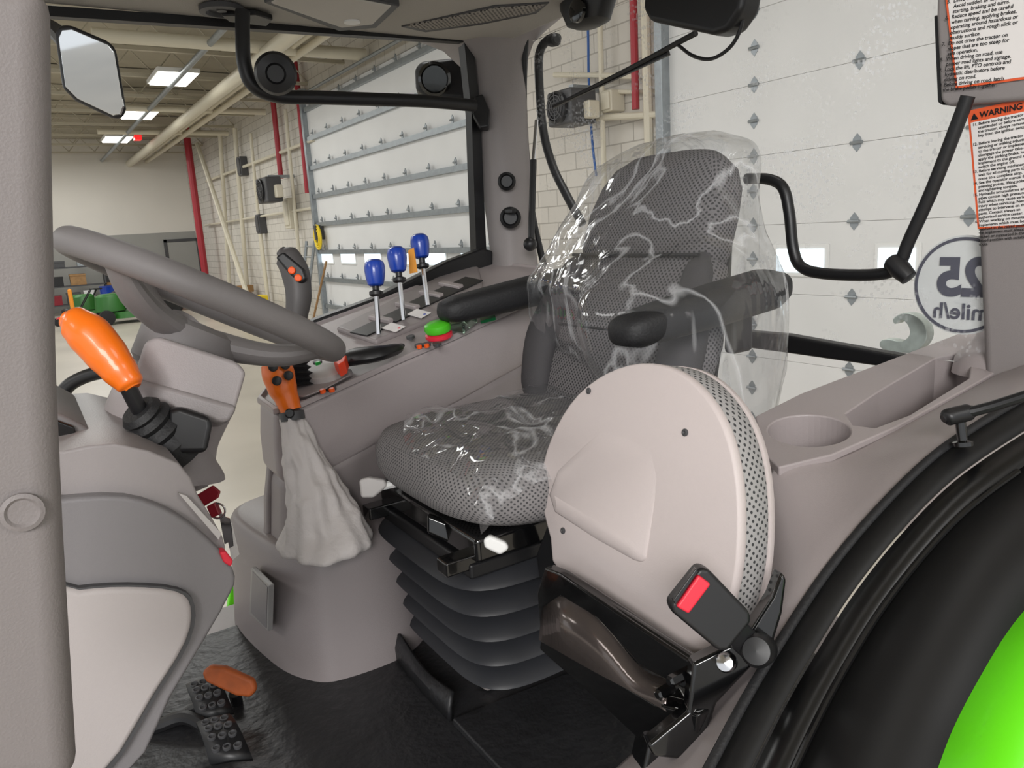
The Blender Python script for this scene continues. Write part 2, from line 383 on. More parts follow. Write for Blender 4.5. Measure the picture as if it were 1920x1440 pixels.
# wall pipes
def wpipe(name, pts, r, mat, label, c='pipe', X=5.55, k=1, down=False, up=False):
    q = [QX(x, y, X) for x, y in pts]
    if down: q.append(V((X, q[-1].y, 0)))
    if up: q.insert(0, V((X, q[0].y, CZ)))
    return tag(mk(name, tube(B(), q, r, 10, k), mat), label, c)
wpipe('standpipe', [(352, 270), (385, 515)], .11, m_redpipe, 'red vertical standpipe in the far corner of the workshop', X=5.2, down=True, up=True)
wpipe('sprinkler_pipe', [(512, 190), (527, 335)], .06, m_redpipe, 'red vertical pipe left of the struts of the far overhead door', up=True)
wpipe('sprinkler_pipe', [(562, 200), (577, 362)], .06, m_redpipe, 'red vertical pipe right beside the far overhead door track', up=True)
wpipe('sprinkler_pipe', [(1186, -60), (1192, 205)], .04, m_redpipe, 'red pipe on the block wall above the nearer heater', up=True)
wpipe('sprinkler_pipe', [(1232, -60), (1240, 235)], .045, m_redpipe, 'thicker red pipe beside the nearer overhead door track', up=True)
wpipe('gas_pipe', [(1040, 140), (1192, 143)], .03, m_pipec, 'cream horizontal pipe above the nearer wall heater')
wpipe('gas_pipe', [(1130, 172), (1240, 172)], .022, m_pipec, 'slim cream horizontal pipe between the nearer heater and the red pipe', X=5.62)
wpipe('gas_pipe', [(1095, 222), (1245, 214)], .035, m_pipec, 'cream horizontal pipe below the nearer wall heater')
wpipe('conduit', [(1122, -60), (1135, 420)], .03, m_pipec, 'cream vertical conduit beside the blue air hose', 'conduit', up=True, down=True)
wpipe('conduit', [(1208, -60), (1218, 300)], .05, m_pipec, 'cream vertical conduit between the two red pipes', 'conduit', up=True, down=True)
wpipe('air_hose', [(1102, 40), (1104, 150), (1110, 260), (1118, 330)], .014, m_bluehose, 'thin blue air hose hanging down the block wall', 'hose', k=5, up=True)
for i, (x0, y0, x1, y1) in enumerate(((412, 245, 432, 560), (440, 240, 465, 560), (476, 330, 505, 575), (535, 205, 560, 470), (470, 250, 490, 470))):
    wpipe('wall_conduit', [(x0, y0), (x1, y1)], .06 if i < 2 else .04, m_pipec, ['broad white conduit on the wall nearest the far corner', 'second broad white conduit from the far corner', 'white conduit below the farther heater', 'white conduit between the two far red pipes', 'white conduit left of the farther heater'][i], 'conduit', down=True)
for py, r, lab in ((300, .04, 'higher of two slim pipes running along the far end of the bay wall'), (400, .03, 'lower of two slim pipes running along the far end of the bay wall')):
    a, c = QX(385, py+25, 5.58), QX(590, py-15, 5.58); z = (a.z+c.z)/2
    tag(mk('run_pipe', tube(B(), [(5.58, a.y, z), (5.58, c.y, z)], r, 8, 1), m_pipec), lab, 'pipe')
tag(mk('wall_brace', tube(B(), [QX(370, 270, 5.2), V((5.2, QX(470, 540, 5.2).y, 0))], .07, 8, 1), m_pipec), 'long pale diagonal brace leaning on the far end of the wall', 'brace')
for px, py, w, h, m, lab in ((455, 312, .35, .5, m_dgrey, 'dark box mounted high on the wall near the far corner'), (545, 400, .4, .7, m_pipec, 'pale electrical box on the wall below the farther heater'), (490, 420, .3, .5, m_dgrey, 'grey electrical box on the far wall between white conduits'), (1150, 190, .16, .22, m_pipec, 'small cream box on the block wall under the first red pipe')):
    c = QX(px, py, 5.6); t = thing('wall_box', lab, 'box', c)
    mk('case', box(B(), c, (.2, w, h)), m, t, .02); mk('cover', box(B(), c-X_*.11, (.03, w*.8, h*.8)), m, t, .01)
def heater(px, py, w, h, X, label):
    c = QX(px, py, X); t = thing('unit_heater', label, 'heater', c)
    mk('body', box(B(), c, (.36, w, h)), m_dgrey, t, .03)
    mk('fan_shroud', lathe(B(), [(h*.46, 0), (h*.46, .04), (h*.40, .05), (h*.36, .01), (.0, .01)], c+V((-.18, 0, 0)), -X_), m_black, t)
    bm = B()
    for q in (.14, .24, .34): tube(bm, [c+V((-.235, h*q*cos(a), h*q*sin(a))) for a in [2*pi*i/16 for i in range(16)]], .006, 6, 1, True)
    for a in range(4): tube(bm, [c+V((-.235, -h*.44*cos(a*pi/4), -h*.44*sin(a*pi/4))), c+V((-.235, h*.44*cos(a*pi/4), h*.44*sin(a*pi/4)))], .006, 6, 1)
    mk('guard', bm, m_dgrey, t)
    mk('bracket', bx(B(), c.x, WX, c.y-.04, c.y+.04, c.z+h/2, c.z+h/2+.06), m_steel, t)
    mk('junction', box(B(), c+V((.06, -w*.62, -.05)), (.15, w*.25, h*.5)), m_pipec, t, .02)
heater(1072, 203, .42, .36, 5.3, 'dark unit heater with fan guard on the block wall behind the rear pillar')
heater(505, 357, .8, .55, 5.1, 'dark unit heater near the far end of the bay wall')
# personnel door and far clutter
a = QY(322, 520, WY); b_ = QY(368, 460, WY)
t = struct(bpy.data.objects.new('door_3', None)); COL.objects.link(t); t.location = (a.x+.5, WY, 0)
mk('door_leaf', bx(B(), a.x, b_.x, WY-.08, WY-.02, 0, 2.15), m_band, t, .01)
bm = B(); bx(bm, a.x-.1, a.x, WY-.1, WY-.02, 0, 2.25); bx(bm, b_.x, b_.x+.1, WY-.1, WY-.02, 0, 2.25); bx(bm, a.x-.1, b_.x+.1, WY-.1, WY-.02, 2.15, 2.25)
mk('door_frame', bm, m_dgrey, t)
mk('door_handle', tube(B(), [(b_.x-.12, WY-.12, 1.0), (b_.x-.28, WY-.12, 1.0)], .02, 8, 1), m_steel, t)
def G(px, Y):
    g = QY(px, 560, Y); g.z = 0; return g
def mower(g, s, label, seatm):
    t = thing('lawn_mower', label, 'mower', g)
    mk('hood', loft(B(), [sup(g.x-.45*s, g.y, .35*s, .38*s, .3*s), sup(g.x-.45*s, g.y, .75*s, .34*s, .26*s), sup(g.x-.43*s, g.y, .82*s, .25*s, .2*s)]), m_jgreen, t)
    mk('mowing_deck', loft(B(), [sup(g.x+.05*s, g.y, .15*s, .5*s, .55*s), sup(g.x+.05*s, g.y, .32*s, .46*s, .5*s)]), m_jgreen, t)
    mk('tail_cowl', loft(B(), [sup(g.x+.45*s, g.y, .4*s, .4*s, .45*s), sup(g.x+.45*s, g.y, .6*s, .36*s, .42*s)]), m_jgreen, t)
    mk('mower_seat', loft(B(), [sup(g.x+.42*s, g.y, .6*s, .22*s, .24*s), sup(g.x+.45*s, g.y, .75*s, .22*s, .24*s), sup(g.x+.6*s, g.y, .85*s, .06*s, .24*s), sup(g.x+.64*s, g.y, 1.1*s, .05*s, .2*s)]), seatm, t)
    mk('hand_wheel', tube(B(), [V((g.x-.02*s+.15*s*cos(k), g.y+.18*s*sin(k), .95*s)) for k in [2*pi*i/8 for i in range(8)]], .02*s, 6, 3, True), m_black, t)
    mk('wheel_stem', tube(B(), [(g.x-.15*s, g.y, .7*s), (g.x-.02*s, g.y, .95*s)], .025*s, 8, 1), m_black, t)
    for dx, r in ((-.6, .2), (.5, .28)):
        for dy in (-.42, .42):
            mk('wheel', lathe(B(), [(r*.4, -.1*s), (r*s, -.09*s), (r*s*1.02, 0), (r*s, .09*s), (r*.4, .1*s)], (g.x+dx*s, g.y+dy*s, r*s), Y_, 18), m_rub, t)
mower(G(238, 23.5), 1.0, 'green riding mower with a yellow seat at the back of the workshop', m_yel)
mower(G(185, 25.4), .95, 'green riding mower with a black seat left of the yellow-seated one', m_black)
g = G(140, 28.4)
t = thing('shelf_rack', 'cluttered metal shelf rack against the far wall behind the front pillar', 'shelf', g)
for z in (.3, .9, 1.5): mk('shelf', bx(B(), g.x-1.0, g.x+1.0, g.y, g.y+.5, z, z+.04), m_dgrey, t)
for dx in (-.98, .98):
    for dy in (.02, .48): mk('post', bx(B(), g.x+dx-.02, g.x+dx+.02, g.y+dy-.02, g.y+dy+.02, 0, 1.75), m_dgrey, t)
for i, (dx, z, w, h, m) in enumerate(((-.5, .34, .3, .3, m_dred), (0, .34, .4, .35, m_dgrey), (.45, .34, .3, .4, m_white), (-.4, .94, .35, .3, m_black), (.2, .94, .45, .35, m_wood), (-.3, 1.54, .4, .2, m_dgrey), (.4, 1.54, .3, .3, m_steel))):
    o = mk('storage_box', bx(bx(B(), g.x+dx-w/2, g.x+dx+w/2, g.y+.05, g.y+.4, z+.005, z+h), g.x+dx-w/2-.01, g.x+dx+w/2+.01, g.y+.04, g.y+.41, z+h-.05, z+h+.01), m)
    tag(o, ['dark red box on the bottom shelf of the rack', 'grey box in the middle of the bottom shelf of the rack', 'white box on the bottom shelf of the rack', 'black box on the middle shelf of the rack', 'brown box on the middle shelf of the rack', 'flat grey box on the top shelf of the rack', 'metal box on the top shelf of the rack'][i], 'box')
g = G(133, 22.5)
tag(mk('marker_post', lathe(lathe(B(), [(.16, 0), (.16, .05), (.05, .08)], g, Z_), [(.05, .05), (.05, 1.05), (.0, 1.1)], g, Z_), M('orange_post', (240, 150, 40), .5)), 'orange marker post standing before the shelf rack', 'post')
g = G(258, 28.9); t = thing('workbench', 'dark workbench against the far wall right of the mowers', 'workbench', g)
mk('bench_top', bx(B(), g.x-.9, g.x+.9, g.y-.3, g.y+.4, .86, .93), m_wood, t, .01)
for dx in (-.82, .82):
    for dy in (-.24, .34): mk('leg', bx(B(), g.x+dx-.04, g.x+dx+.04, g.y+dy-.04, g.y+dy+.04, 0, .86), m_dgrey, t)
mk('back_board', bx(B(), g.x-.9, g.x+.9, g.y+.38, g.y+.42, .93, 1.6), m_dgrey, t)
for i, (dx, w, h, m, lab) in enumerate(((-.6, .3, .4, m_dgrey, 'grey bench grinder at the left end of the workbench'), (-.1, .25, .3, m_blue, 'blue tool case in the middle of the workbench'), (.5, .4, .25, m_black, 'black tool case at the right end of the workbench'))):
    o = mk('tool_case', bx(bx(B(), g.x+dx-w/2, g.x+dx+w/2, g.y-.1, g.y+.2, .935, .935+h), g.x+dx-.05, g.x+dx+.05, g.y-.02, g.y+.05, .935+h, .97+h), m); tag(o, lab, 'case')
g = G(208, 27.4)
tag(mk('oil_drum', lathe(B(), [(.28, 0), (.29, .02), (.28, .04), (.28, .28), (.295, .30), (.28, .32), (.28, .58), (.295, .6), (.28, .62), (.28, .86), (.29, .88), (.27, .88), (.0, .87)], g, Z_, 28), m_blue), 'blue steel drum between the shelf rack and the workbench', 'drum')
g = G(336, 28.6); t = thing('tool_cabinet', 'dark red tool cabinet left of the grey door', 'cabinet', g)
mk('case', bx(B(), g.x-.35, g.x+.35, g.y-.25, g.y+.25, .1, .95), m_dred, t, .015)
for z in (.2, .42, .64, .84): mk('drawer', bx(B(), g.x-.32, g.x+.32, g.y-.27, g.y-.24, z-.08, z+.08), m_dred, t, .008)
for dx in (-.28, .28): mk('caster', lathe(B(), [(.02, -.03), (.05, -.025), (.05, .025), (.02, .03)], (g.x+dx, g.y-.15, .05), Y_, 14), m_rub, t)
g = G(318, 24.0)
tag(mk('spare_tyre', lathe(B(), [(.17, -.1), (.3, -.12), (.36, -.08), (.37, 0), (.36, .08), (.3, .12), (.17, .1), (.17, -.1)], g+Z_*.37, Y_, 28), m_rub), 'black tyre standing upright on the floor near the red cabinet', 'tyre')
g = G(352, 26.0); t = thing('wooden_pallet', 'wooden pallet on the floor before the grey door', 'pallet', g)
for k in range(6): mk('deck_board', bx(B(), g.x-.5, g.x+.5, g.y-.5+k*.18, g.y-.38+k*.18, .1, .125), m_wood, t)
for k in range(3): mk('runner', bx(B(), g.x-.5+k*.45, g.x-.4+k*.45, g.y-.5, g.y+.52, 0, .1), m_wood, t)
for px, Y, m, lab in ((150, 23.6, m_white, 'white bucket on the floor left of the mowers'), (286, 25.0, m_yel, 'yellow bucket on the floor right of the mowers')):
    g = G(px, Y); t = thing('bucket', lab, 'bucket', g)
    mk('pail', lathe(B(), [(0, .0), (.12, .0), (.15, .34), (.16, .35), (.14, .34), (.11, .02), (0, .02)], g, Z_, 20), m, t)
    mk('bail_handle', tube(B(), [g+V((.15, 0, .33)), g+V((.1, -.1, .2)), g+V((0, -.17, .15)), g+V((-.1, -.1, .2)), g+V((-.15, 0, .33))], .008, 6, 3), m_steel, t)
for px, Y, m, lab in ((160, 26.9, m_dred, 'red fuel can on the floor under the shelf rack'), (300, 26.6, m_jgreen, 'green fuel can on the floor before the workbench')):
    g = G(px, Y); t = thing('fuel_can', lab, 'can', g)
    mk('can_body', bx(B(), g.x-.16, g.x+.16, g.y-.09, g.y+.09, 0, .4), m, t, .03)
    mk('can_handle', tube(B(), [g+V((-.1, 0, .39)), g+V((-.06, 0, .47)), g+V((.06, 0, .47)), g+V((.1, 0, .39))], .018, 8, 3), m, t)
    mk('spout', tube(B(), [g+V((.12, 0, .38)), g+V((.2, 0, .5))], .025, 8, 1), m_black, t)
g = G(120, 24.6); t = thing('push_mower', 'red push mower with a bent handle behind the orange post', 'mower', g)
mk('deck', loft(B(), [sup(g.x, g.y, .06, .3, .26), sup(g.x, g.y, .2, .28, .24), sup(g.x, g.y, .24, .2, .18)]), m_red, t)
mk('engine', lathe(B(), [(.12, .23), (.13, .3), (.12, .42), (.06, .46), (0, .46)], g, Z_, 18), m_black, t)
mk('handle', tube(B(), [g+V((.2, -.2, .2)), g+V((.7, -.2, .95)), g+V((.7, .2, .95)), g+V((.2, .2, .2))], .015, 8, 1), m_black, t)
for dx in (-.26, .26):
    for dy in (-.26, .26): mk('wheel', lathe(B(), [(.03, -.025), (.1, -.02), (.1, .02), (.03, .025)], g+V((dx, dy, .1)), Y_, 16), m_rub, t)
g = QX(474, 545, 5.0); g.z = 0; t = thing('caution_box', 'bright yellow box on a stand by the bay wall', 'box', g)
mk('box_body', bx(B(), g.x-.3, g.x+.3, g.y-.25, g.y+.25, .3, .62), m_yel, t, .02)
for dx in (-.22, .22): mk('leg', bx(B(), g.x+dx-.03, g.x+dx+.03, g.y-.1, g.y+.1, 0, .31), m_dgrey, t)
g = QX(428, 540, 4.9)
for i in range(4):
    tag(mk('timber_block', bx(B(), g.x-.5+i*.1, g.x+.5+i*.05, g.y-.2, g.y+.2, i*.2, i*.2+.19), m_wood, None, .015), 'weathered timber block in the pile near the yellow box', 'block', 'timber blocks in the pile')
c = QX(594, 445, 5.45)
t = thing('hose_reel', 'small yellow hose reel on the wall beside the far overhead door', 'reel', c)
bm = B()
for q in (.2, .16, .12): tube(bm, [c+V((-.02+q*.2, q*cos(a), q*1.25*sin(a))) for a in [2*pi*i/10 for i in range(10)]], .022, 8, 3, True)
mk('hose', bm, m_yel, t)
mk('bracket', bx(B(), c.x-.03, WX, c.y-.05, c.y+.05, c.z-.05, c.z+.25), m_dgrey, t)
t = thing('ladder', 'aluminium ladder leaning on the wall left of the hose reel', 'ladder', QX(560, 560, 5.3))
for x0, x1 in ((562, 575), (572, 590)): mk('rail', tube(B(), [QX(x0, 597, 5.3), QX(x1, 452, 5.6)], .035, 6, 1), m_steel, t)
for k in range(7):
    f = (k+.5)/7; mk('rung', tube(B(), [QX(562, 590, 5.3).lerp(QX(575, 452, 5.6), f), QX(572, 590, 5.3).lerp(QX(590, 452, 5.6), f)], .02, 6, 1), m_steel, t)
t = thing('broom', 'wooden broom leaning beside the far overhead door track', 'broom', QX(585, 596, 5.2))
mk('handle', tube(B(), [QX(587, 600, 5.2), QX(612, 490, 5.5)], .025, 8, 1), m_wood, t)
mk('head', box(B(), QX(586, 606, 5.2), (.1, .5, .15)), m_wood, t, .02)

# ================================================================== CAB SHELL
HZ = 2.59; FZ = 1.05
A_, B_, C_ = P(1445, 870, 1.2), P(1420, 772, 1.40), P(1800, 622, 1.66)
SN = (B_-A_).cross(C_-A_).normalized()
if SN.z < 0: SN = -SN
def SPt(x, y, h=0): return onp(x, y, A_+SN*h, SN)
cab = thing('tractor_cab', 'grey and black tractor cab shell with pillars, headliner and large windows', 'tractor cab', (.7, 1.4, FZ))
mk('front_pillar', prism(B(), pl([(-160, -40), (96, -40), (99, 300), (107, 700), (120, 1000), (148, 1480), (-160, 1480)], lambda x, y: QY(x, y, .62)), V((0, .1, 0))), m_fpillar, cab, .02, 4)
c = QY(42, 960, .618); mk('pillar_cap', lathe(B(), [(.014, 0), (.014, .002), (.011, .003), (.009, .001), (0, .0005)], c, -Y_, 24), m_fpillar, cab)
hl = mk('headliner', bx(B(), -.4, 1.5, .6, 2.27, HZ, HZ+.12), m_head, cab, .05, 5)
mk('lamp_recess', prism(B(), pl([(495, 6), (560, -28), (750, 12), (706, 53), (636, 59)], lambda x, y: QZ(x, y, HZ-.018)), V((0, 0, .03))), m_dgrey, hl, .004)
mk('dome_lamp', prism(B(), pl([(507, 7), (560, -20), (735, 13), (700, 47), (640, 53)], lambda x, y: QZ(x, y, HZ-.022)), V((0, 0, .03))), m_lampcase, hl, .006)
mk('lamp_button', lathe(B(), [(.022, 0), (.022, .004), (.012, .006), (0, .006)], QZ(660, 40, HZ-.022), -Z_), m_white, hl)
mk('grille_rim', prism(B(), pl([(752, 51), (928, 12), (1030, 6), (1006, 26), (902, 47), (798, 61)], lambda x, y: QZ(x, y, HZ-.004)), V((0, 0, .01))), m_dgrey, hl, .002)
mk('speaker_grille', prism(B(), pl([(764, 50), (930, 16), (1022, 10), (1000, 24), (900, 44), (800, 57)], lambda x, y: QZ(x, y, HZ-.007)), V((0, 0, .01))), fabric('grille_grey', (150, 145, 138), (50, 48, 46), 90, .3), hl, .003)
c = QZ(415, 14, HZ-.004); mk('air_vent', lathe(B(), [(.055, 0), (.055, .012), (.04, .014), (.034, .004), (.014, .004), (.012, .01), (0, .01)], c, -Z_, 28), m_dgrey, hl)
rings = []
for (px, py, w, d) in ((902, 40, 150, 2.52), (902, 62, 122, 2.52), (914, 86, 84, 2.52), (926, 122, 60, 2.53), (937, 220, 50, 2.54), (950, 350, 44, 2.55), (962, 470, 42, 2.56), (966, 540, 46, 2.56)):
    c = P(px, py, d); r = w/F*d
    rings.append(sup(c.x, c.y, c.z, r*.95, r*.95, 2.7, 32))
mk('far_rear_pillar', loft(B(), rings), m_pillar, cab, sharp=60)
for (px, py, r) in ((950, 340, 17), (957, 408, 20)):
    c = P(px, py, 2.445); n = toward(c); k = r/F*2.44
    s_ = mk('power_socket', lathe(B(), [(k, -.03), (k, .008), (k*.75, .014), (k*.6, .002), (0, .002)], c, n), m_black, cab)
    if py > 400: mk('socket_flap', box(B(), c+n*.02+Z_*.02, (.02, .045, .014)), m_black, s_, .004)
PX = min(1.52, SPt(1872, 652).x+.03); KX = PX/1.42
mk('near_rear_pillar', prism(B(), pl([(1768, -40), (1778, 195), (1812, 203), (1830, 430), (1845, 760), (1990, 760), (1990, -40)], lambda x, y: QX(x, y, PX)), V((.12, 0, 0))), m_pillar, cab, .02, 4)
mk('pillar_trim', prism(B(), pl([(1756, -40), (1754, 30), (1762, 190), (1776, 200), (1990, 182), (1990, -40)], lambda x, y: QX(x, y, PX-.02)), V((.1, 0, 0))), m_pillar, cab, .012)
mk('pillar_seal', prism(B(), pl([(1750, 28), (1757, 192), (1768, 198), (1762, 28)], lambda x, y: QX(x, y, PX-.01)), V((.06, 0, 0))), m_black, cab, .004)
WYR = 2.22
mk('window_frame', prism(B(), pl([(885, 65), (900, 200), (912, 470), (926, 505), (905, 500), (893, 472), (884, 210), (870, 75)], lambda x, y: QY(x, y, WYR)), V((0, .04, 0))), m_black, cab)
mk('window_sill', prism(B(), pl([(560, 628), (590, 600), (700, 560), (840, 490), (905, 466), (925, 470), (925, 500), (850, 530), (700, 585), (580, 640)], lambda x, y: QY(x, y, WYR-.04)), V((0, .05, 0))), m_black, cab, .008)
mk('window_header', prism(B(), pl([(60, 8), (880, 66), (885, 80), (600, 62), (60, 28)], lambda x, y: QY(x, y, WYR)), V((0, .03, 0))), m_black, cab)
mk('side_glass', prism(B(), [V((-.5, WYR+.02, 1.1)), V((1.42, WYR+.02, 1.1)), V((1.42, WYR+.02, HZ)), V((-.5, WYR+.02, HZ))], V((0, .005, 0))), m_glass, cab)
mk('lower_front_rail', tube(B(), [P(*p, 1.75) for p in ((130, 800), (114, 762), (124, 728), (160, 706), (215, 692), (268, 678))], .016, 12), m_black, cab)
RX = 1.52
mk('rear_sill', prism(B(), pl([(1380, 620), (1470, 628), (1690, 668), (1690, 694), (1470, 662), (1380, 650)], lambda x, y: QX(x, y, RX)), V((.04, 0, 0))), m_black, cab, .008)
mk('rear_glass', prism(B(), [V((RX+.02, .66, 1.68)), V((RX+.02, 2.15, 1.68)), V((RX+.02, 2.15, HZ)), V((RX+.02, .66, HZ))], V((.005, 0, 0))), m_rglass, cab)
mk('rear_seal', tube(B(), [QX(x, y, RX) for x, y in ((985, 70), (982, 200), (995, 380), (1020, 500))], .012, 10), m_black, cab)
mk('cab_floor', bx(B(), -.6, 1.5, .55, 2.0, FZ-.12, FZ-.005), m_mauve2, cab, .01)
tag(mk('body_panel', prism(B(), pl([(454, 985), (463, 992), (460, 1040), (444, 1120), (430, 1180), (421, 1180), (440, 1060)], lambda x, y: QY(x, y, 2.05)), V((.0, .02, 0))), m_green, None, .004), 'lime green body panel glimpsed between dash and right console', 'body panel')
fm = thing('floor_mat', 'black ribbed rubber floor mat covering the cab floor', 'floor mat', (.4, 1.2, FZ))
mk('mat_sheet', bx(B(), -.5, 1.3, .58, 1.84, FZ, FZ+.012), m_mat, fm, .004)
mk('mat_overlap', prism(B(), [V((.56, .62, FZ+.012)), V((1.1, .62, FZ+.012)), V((1.1, 1.12, FZ+.012)), V((.56, 1.16, FZ+.012))], V((0, 0, .016))), m_mat, fm, .004)
cu = [QZ(x, y, FZ+.012) for x, y in ((728, 1205), (752, 1245), (795, 1298), (846, 1352))]
mk('mat_upturn', strip(B(), [[p for p in cu], [p+Z_*.028 for p in cu], [p+V((.012, .008, .05+.008*sin(i*2.3))) for i, p in enumerate(cu)]], 30), m_mat, fm, solid=.008)

# ================================================================== ROOF-MOUNTED ITEMS
t = thing('grab_rail', 'black bent rail hanging from headliner and bolted to far pillar', 'rail', P(455, 40, 2.1))
gp = [QY(x, y, 2.05) for x, y in ((455, 20), (455, 70), (458, 120), (475, 160), (520, 180), (600, 183), (720, 187), (800, 190), (890, 198))]
mk('tube', tube(B(), gp, .018, 14), m_black, t)
c = QY(517, 138, 1.98); mk('joint_disc', lathe(B(), [(.05, -.03), (.052, .01), (.045, .025), (.025, .03), (.02, .022), (0, .022)], c, toward(c), 28), m_black, t)
mk('mount_plate', prism(B(), pl([(415, 30), (430, 42), (500, 50), (512, 38), (480, 28)], lambda x, y: QZ(x, y, HZ-.02)), V((0, 0, .015))), m_black, t, .004)
mk('bracket', prism(B(), pl([(890, 180), (905, 175), (918, 205), (916, 238), (900, 240), (886, 214)], lambda x, y: P(x, y, 2.42)), FW*.04), m_black, t, .006)
t = thing('work_light', 'black work light outside the right window behind the rail', 'lamp', P(830, 150, 2.75))
mk('housing', prism(B(), pl([(776, 125), (790, 112), (850, 106), (876, 118), (884, 170), (870, 186), (800, 182), (778, 165)], lambda x, y: P(x, y, 2.75)), FW*.12), m_black, t, .02)
mk('bezel', lathe(B(), [(.055, 0), (.06, .01), (.05, .02), (.045, .01), (0, .01)], P(815, 148, 2.74), toward(P(815, 148, 2.74))), m_gloss, t)
mo = [(103, 64), (110, 48), (130, 46), (205, 78), (218, 93), (237, 205), (231, 222), (214, 224), (142, 190), (117, 165)]
t = thing('side_mirror', 'black framed exterior mirror seen past the front pillar', 'mirror', P(170, 140, 1.5))
mp_ = [P(x, y, 1.5+.0004*(y-140)) for x, y in mo]; mc = sum(mp_, V((0, 0, 0)))/len(mp_)
mk('mirror_frame', prism(B(), mp_, ray(170, 140)*.05), m_black, t, .010, 4)
mk('mirror_glass', prism(B(), [mc+(p-mc)*.90-ray(170, 140)*.004 for p in mp_], FW*.006), m_mirror, t, .001)
mk('mirror_arm', tube(B(), [P(150, 150, 1.58), P(130, 90, 1.62), P(105, 60, 1.7), P(60, 40, 1.75)], .02, 10), m_black, t)
t = thing('rear_wiper', 'black wiper motor with blade arm and cable at top of rear window', 'wiper', QX(1300, 40, 1.47))
mk('motor_cover', prism(B(), pl([(1206, -30), (1204, 18), (1216, 40), (1335, 66), (1362, 58), (1388, 20), (1396, -30)], lambda x, y: QX(x, y, 1.44)), V((.07, 0, 0))), m_black, t, .015, 4)
mk('wiper_arm', tube(B(), [QX(1305, 62, RX), QX(1180, 128, RX), QX(1036, 200, RX)], [.008, .006, .004], 8, 3), m_black, t)
mk('wiper_blade', prism(B(), pl([(1250, 95), (1038, 196), (1034, 203), (1252, 103)], lambda x, y: QX(x, y, RX+.005)), V((.01, 0, 0))), m_black, t)
mk('cable', tube(B(), [QX(x, y, 1.47) for x, y in ((1388, -10), (1392, 40), (1372, 85), (1335, 110), (1300, 105), (1272, 85))], .0045, 8), m_black, t)
t = thing('rear_lamp', 'black rounded lamp under the headliner above the rear window', 'lamp', QX(1100, 20, 1.45))
c = QX(1102, 10, 1.42); mk('lamp_body', loft(B(), [sup(c.x, c.y, c.z-.055, .03, .04, 2.4), sup(c.x, c.y, c.z-.045, .05, .065, 2.4), sup(c.x, c.y, c.z, .06, .085, 2.6), sup(c.x, c.y, c.z+.1, .06, .085, 2.6)]), m_black, t)
mk('lamp_lens', lathe(B(), [(.03, 0), (.03, .01), (.02, .014), (0, .014)], QX(1085, 20, 1.36), -X_), m_gloss, t)
t = thing('bent_grab_bar', 'black tubular bar across the rear window right of the seat', 'grab bar', QX(1590, 520, 1.46))
hp = [QX(x, y, 1.47) for x, y in ((1400, 335), (1440, 336), (1468, 352), (1480, 400), (1487, 465), (1502, 500), (1545, 513), (1640, 515), (1682, 500), (1705, 450), (1750, 350), (1802, 215), (1815, 180))]
mk('tube', tube(B(), hp, .0125, 14), m_black, t)
mk('end_knob', lathe(B(), [(.012, -.03), (.018, -.025), (.02, 0), (.016, .025), (0, .028)], QX(1688, 505, 1.46), QX(1700, 515, 1.46)-QX(1680, 495, 1.46)), m_black, t)
t = thing('side_rail', 'black bent tube running down behind the far rear pillar', 'rail', QX(1060, 380, 1.6))
mk('tube', tube(B(), [QX(x, y, 1.6) for x, y in ((1046, 72), (1030, 74), (1014, 92), (1010, 130), (1018, 240), (1036, 310), (1062, 365), (1092, 420))], .015, 12), m_black, t)
mk('end_cap', lathe(B(), [(.018, -.01), (.02, 0), (.02, .02), (.012, .026), (0, .026)], QX(1036, 76, 1.585), QX(1046, 72, 1.6)-QX(1030, 76, 1.6)), m_black, t)
t = thing('window_strut', 'thin black gas strut along the inner edge of far rear pillar', 'strut', P(1000, 460, 2.4))
mk('cylinder', tube(B(), [P(1000, 300, 2.4), P(996, 455, 2.4)], .011, 10, 1), m_black, t)
mk('rod', tube(B(), [P(1006, 225, 2.4), P(1000, 300, 2.4)], .006, 8, 1), m_chrome, t)
mk('end_fitting', ball(B(), P(994, 458, 2.39), .022), m_black, t)
# ---- labels on near pillar
def labelplate(name, lab, corners, X, lines, size, title=None):
    tl, tr, brr, bl = [QX(x, y, X) for x, y in corners]
    right = (tr-tl).normalized(); up = (tl-bl).normalized()
    t = thing(name, lab, 'label', bl)
    mk('border', prism(B(), [tl, tr, brr, bl], V((.002, 0, 0))), m_labelo, t)
    ins = .004; top = (ins if not title else .021)*KX
    e_ = V((-.0008, 0, 0))
    q = [tl+right*ins-up*top+e_, tr-right*ins-up*top+e_, brr-right*ins+up*ins+e_, bl+right*ins+up*ins+e_]
    mk('panel', prism(B(), q, V((.001, 0, 0))), m_labelw, t)
    if title:
        text('heading', title, .0136*KX, tl+right*.019*KX-up*.0160*KX+V((-.0012, 0, 0)), right, up, m_ink, t, bold=.0004)
        o = tl+right*.005-up*.0170*KX+V((-.0012, 0, 0)); w = .012*KX
        mk('warning_triangle', prism(B(), [o, o+right*w, o+right*w/2+up*w*.9], V((.0005, 0, 0))), m_ink, t)
    size *= KX
    text('lettering', '\n'.join(lines), size, q[0]+right*.003-up*(size*1.0)+V((-.0006, 0, 0)), right, up, m_ink, t, 1.0, bold=size*.022)
L1 = ['4.  Keep all', '     equipment.', '5.  Drive the tractor with due care.', '     Avoid sudden or brusque', '     starting, braking and turns.', '6.  Reduce speed and be careful', '     when turning, applying brakes,', '     operating around hazardous or', '     obstructions and rough slick or', '     muddy surface.', '7.  Do not drive the tractor on', '     slopes that are too steep for', '     safe operation.', '8.  When driving on road, use', '     proper road lights and signage.', '9.  Lock the lift, PTO controls and', '     hydraulic distributors before', '     driving on road.', '10. Before driving on road, latch', '     the brake pedals together.']
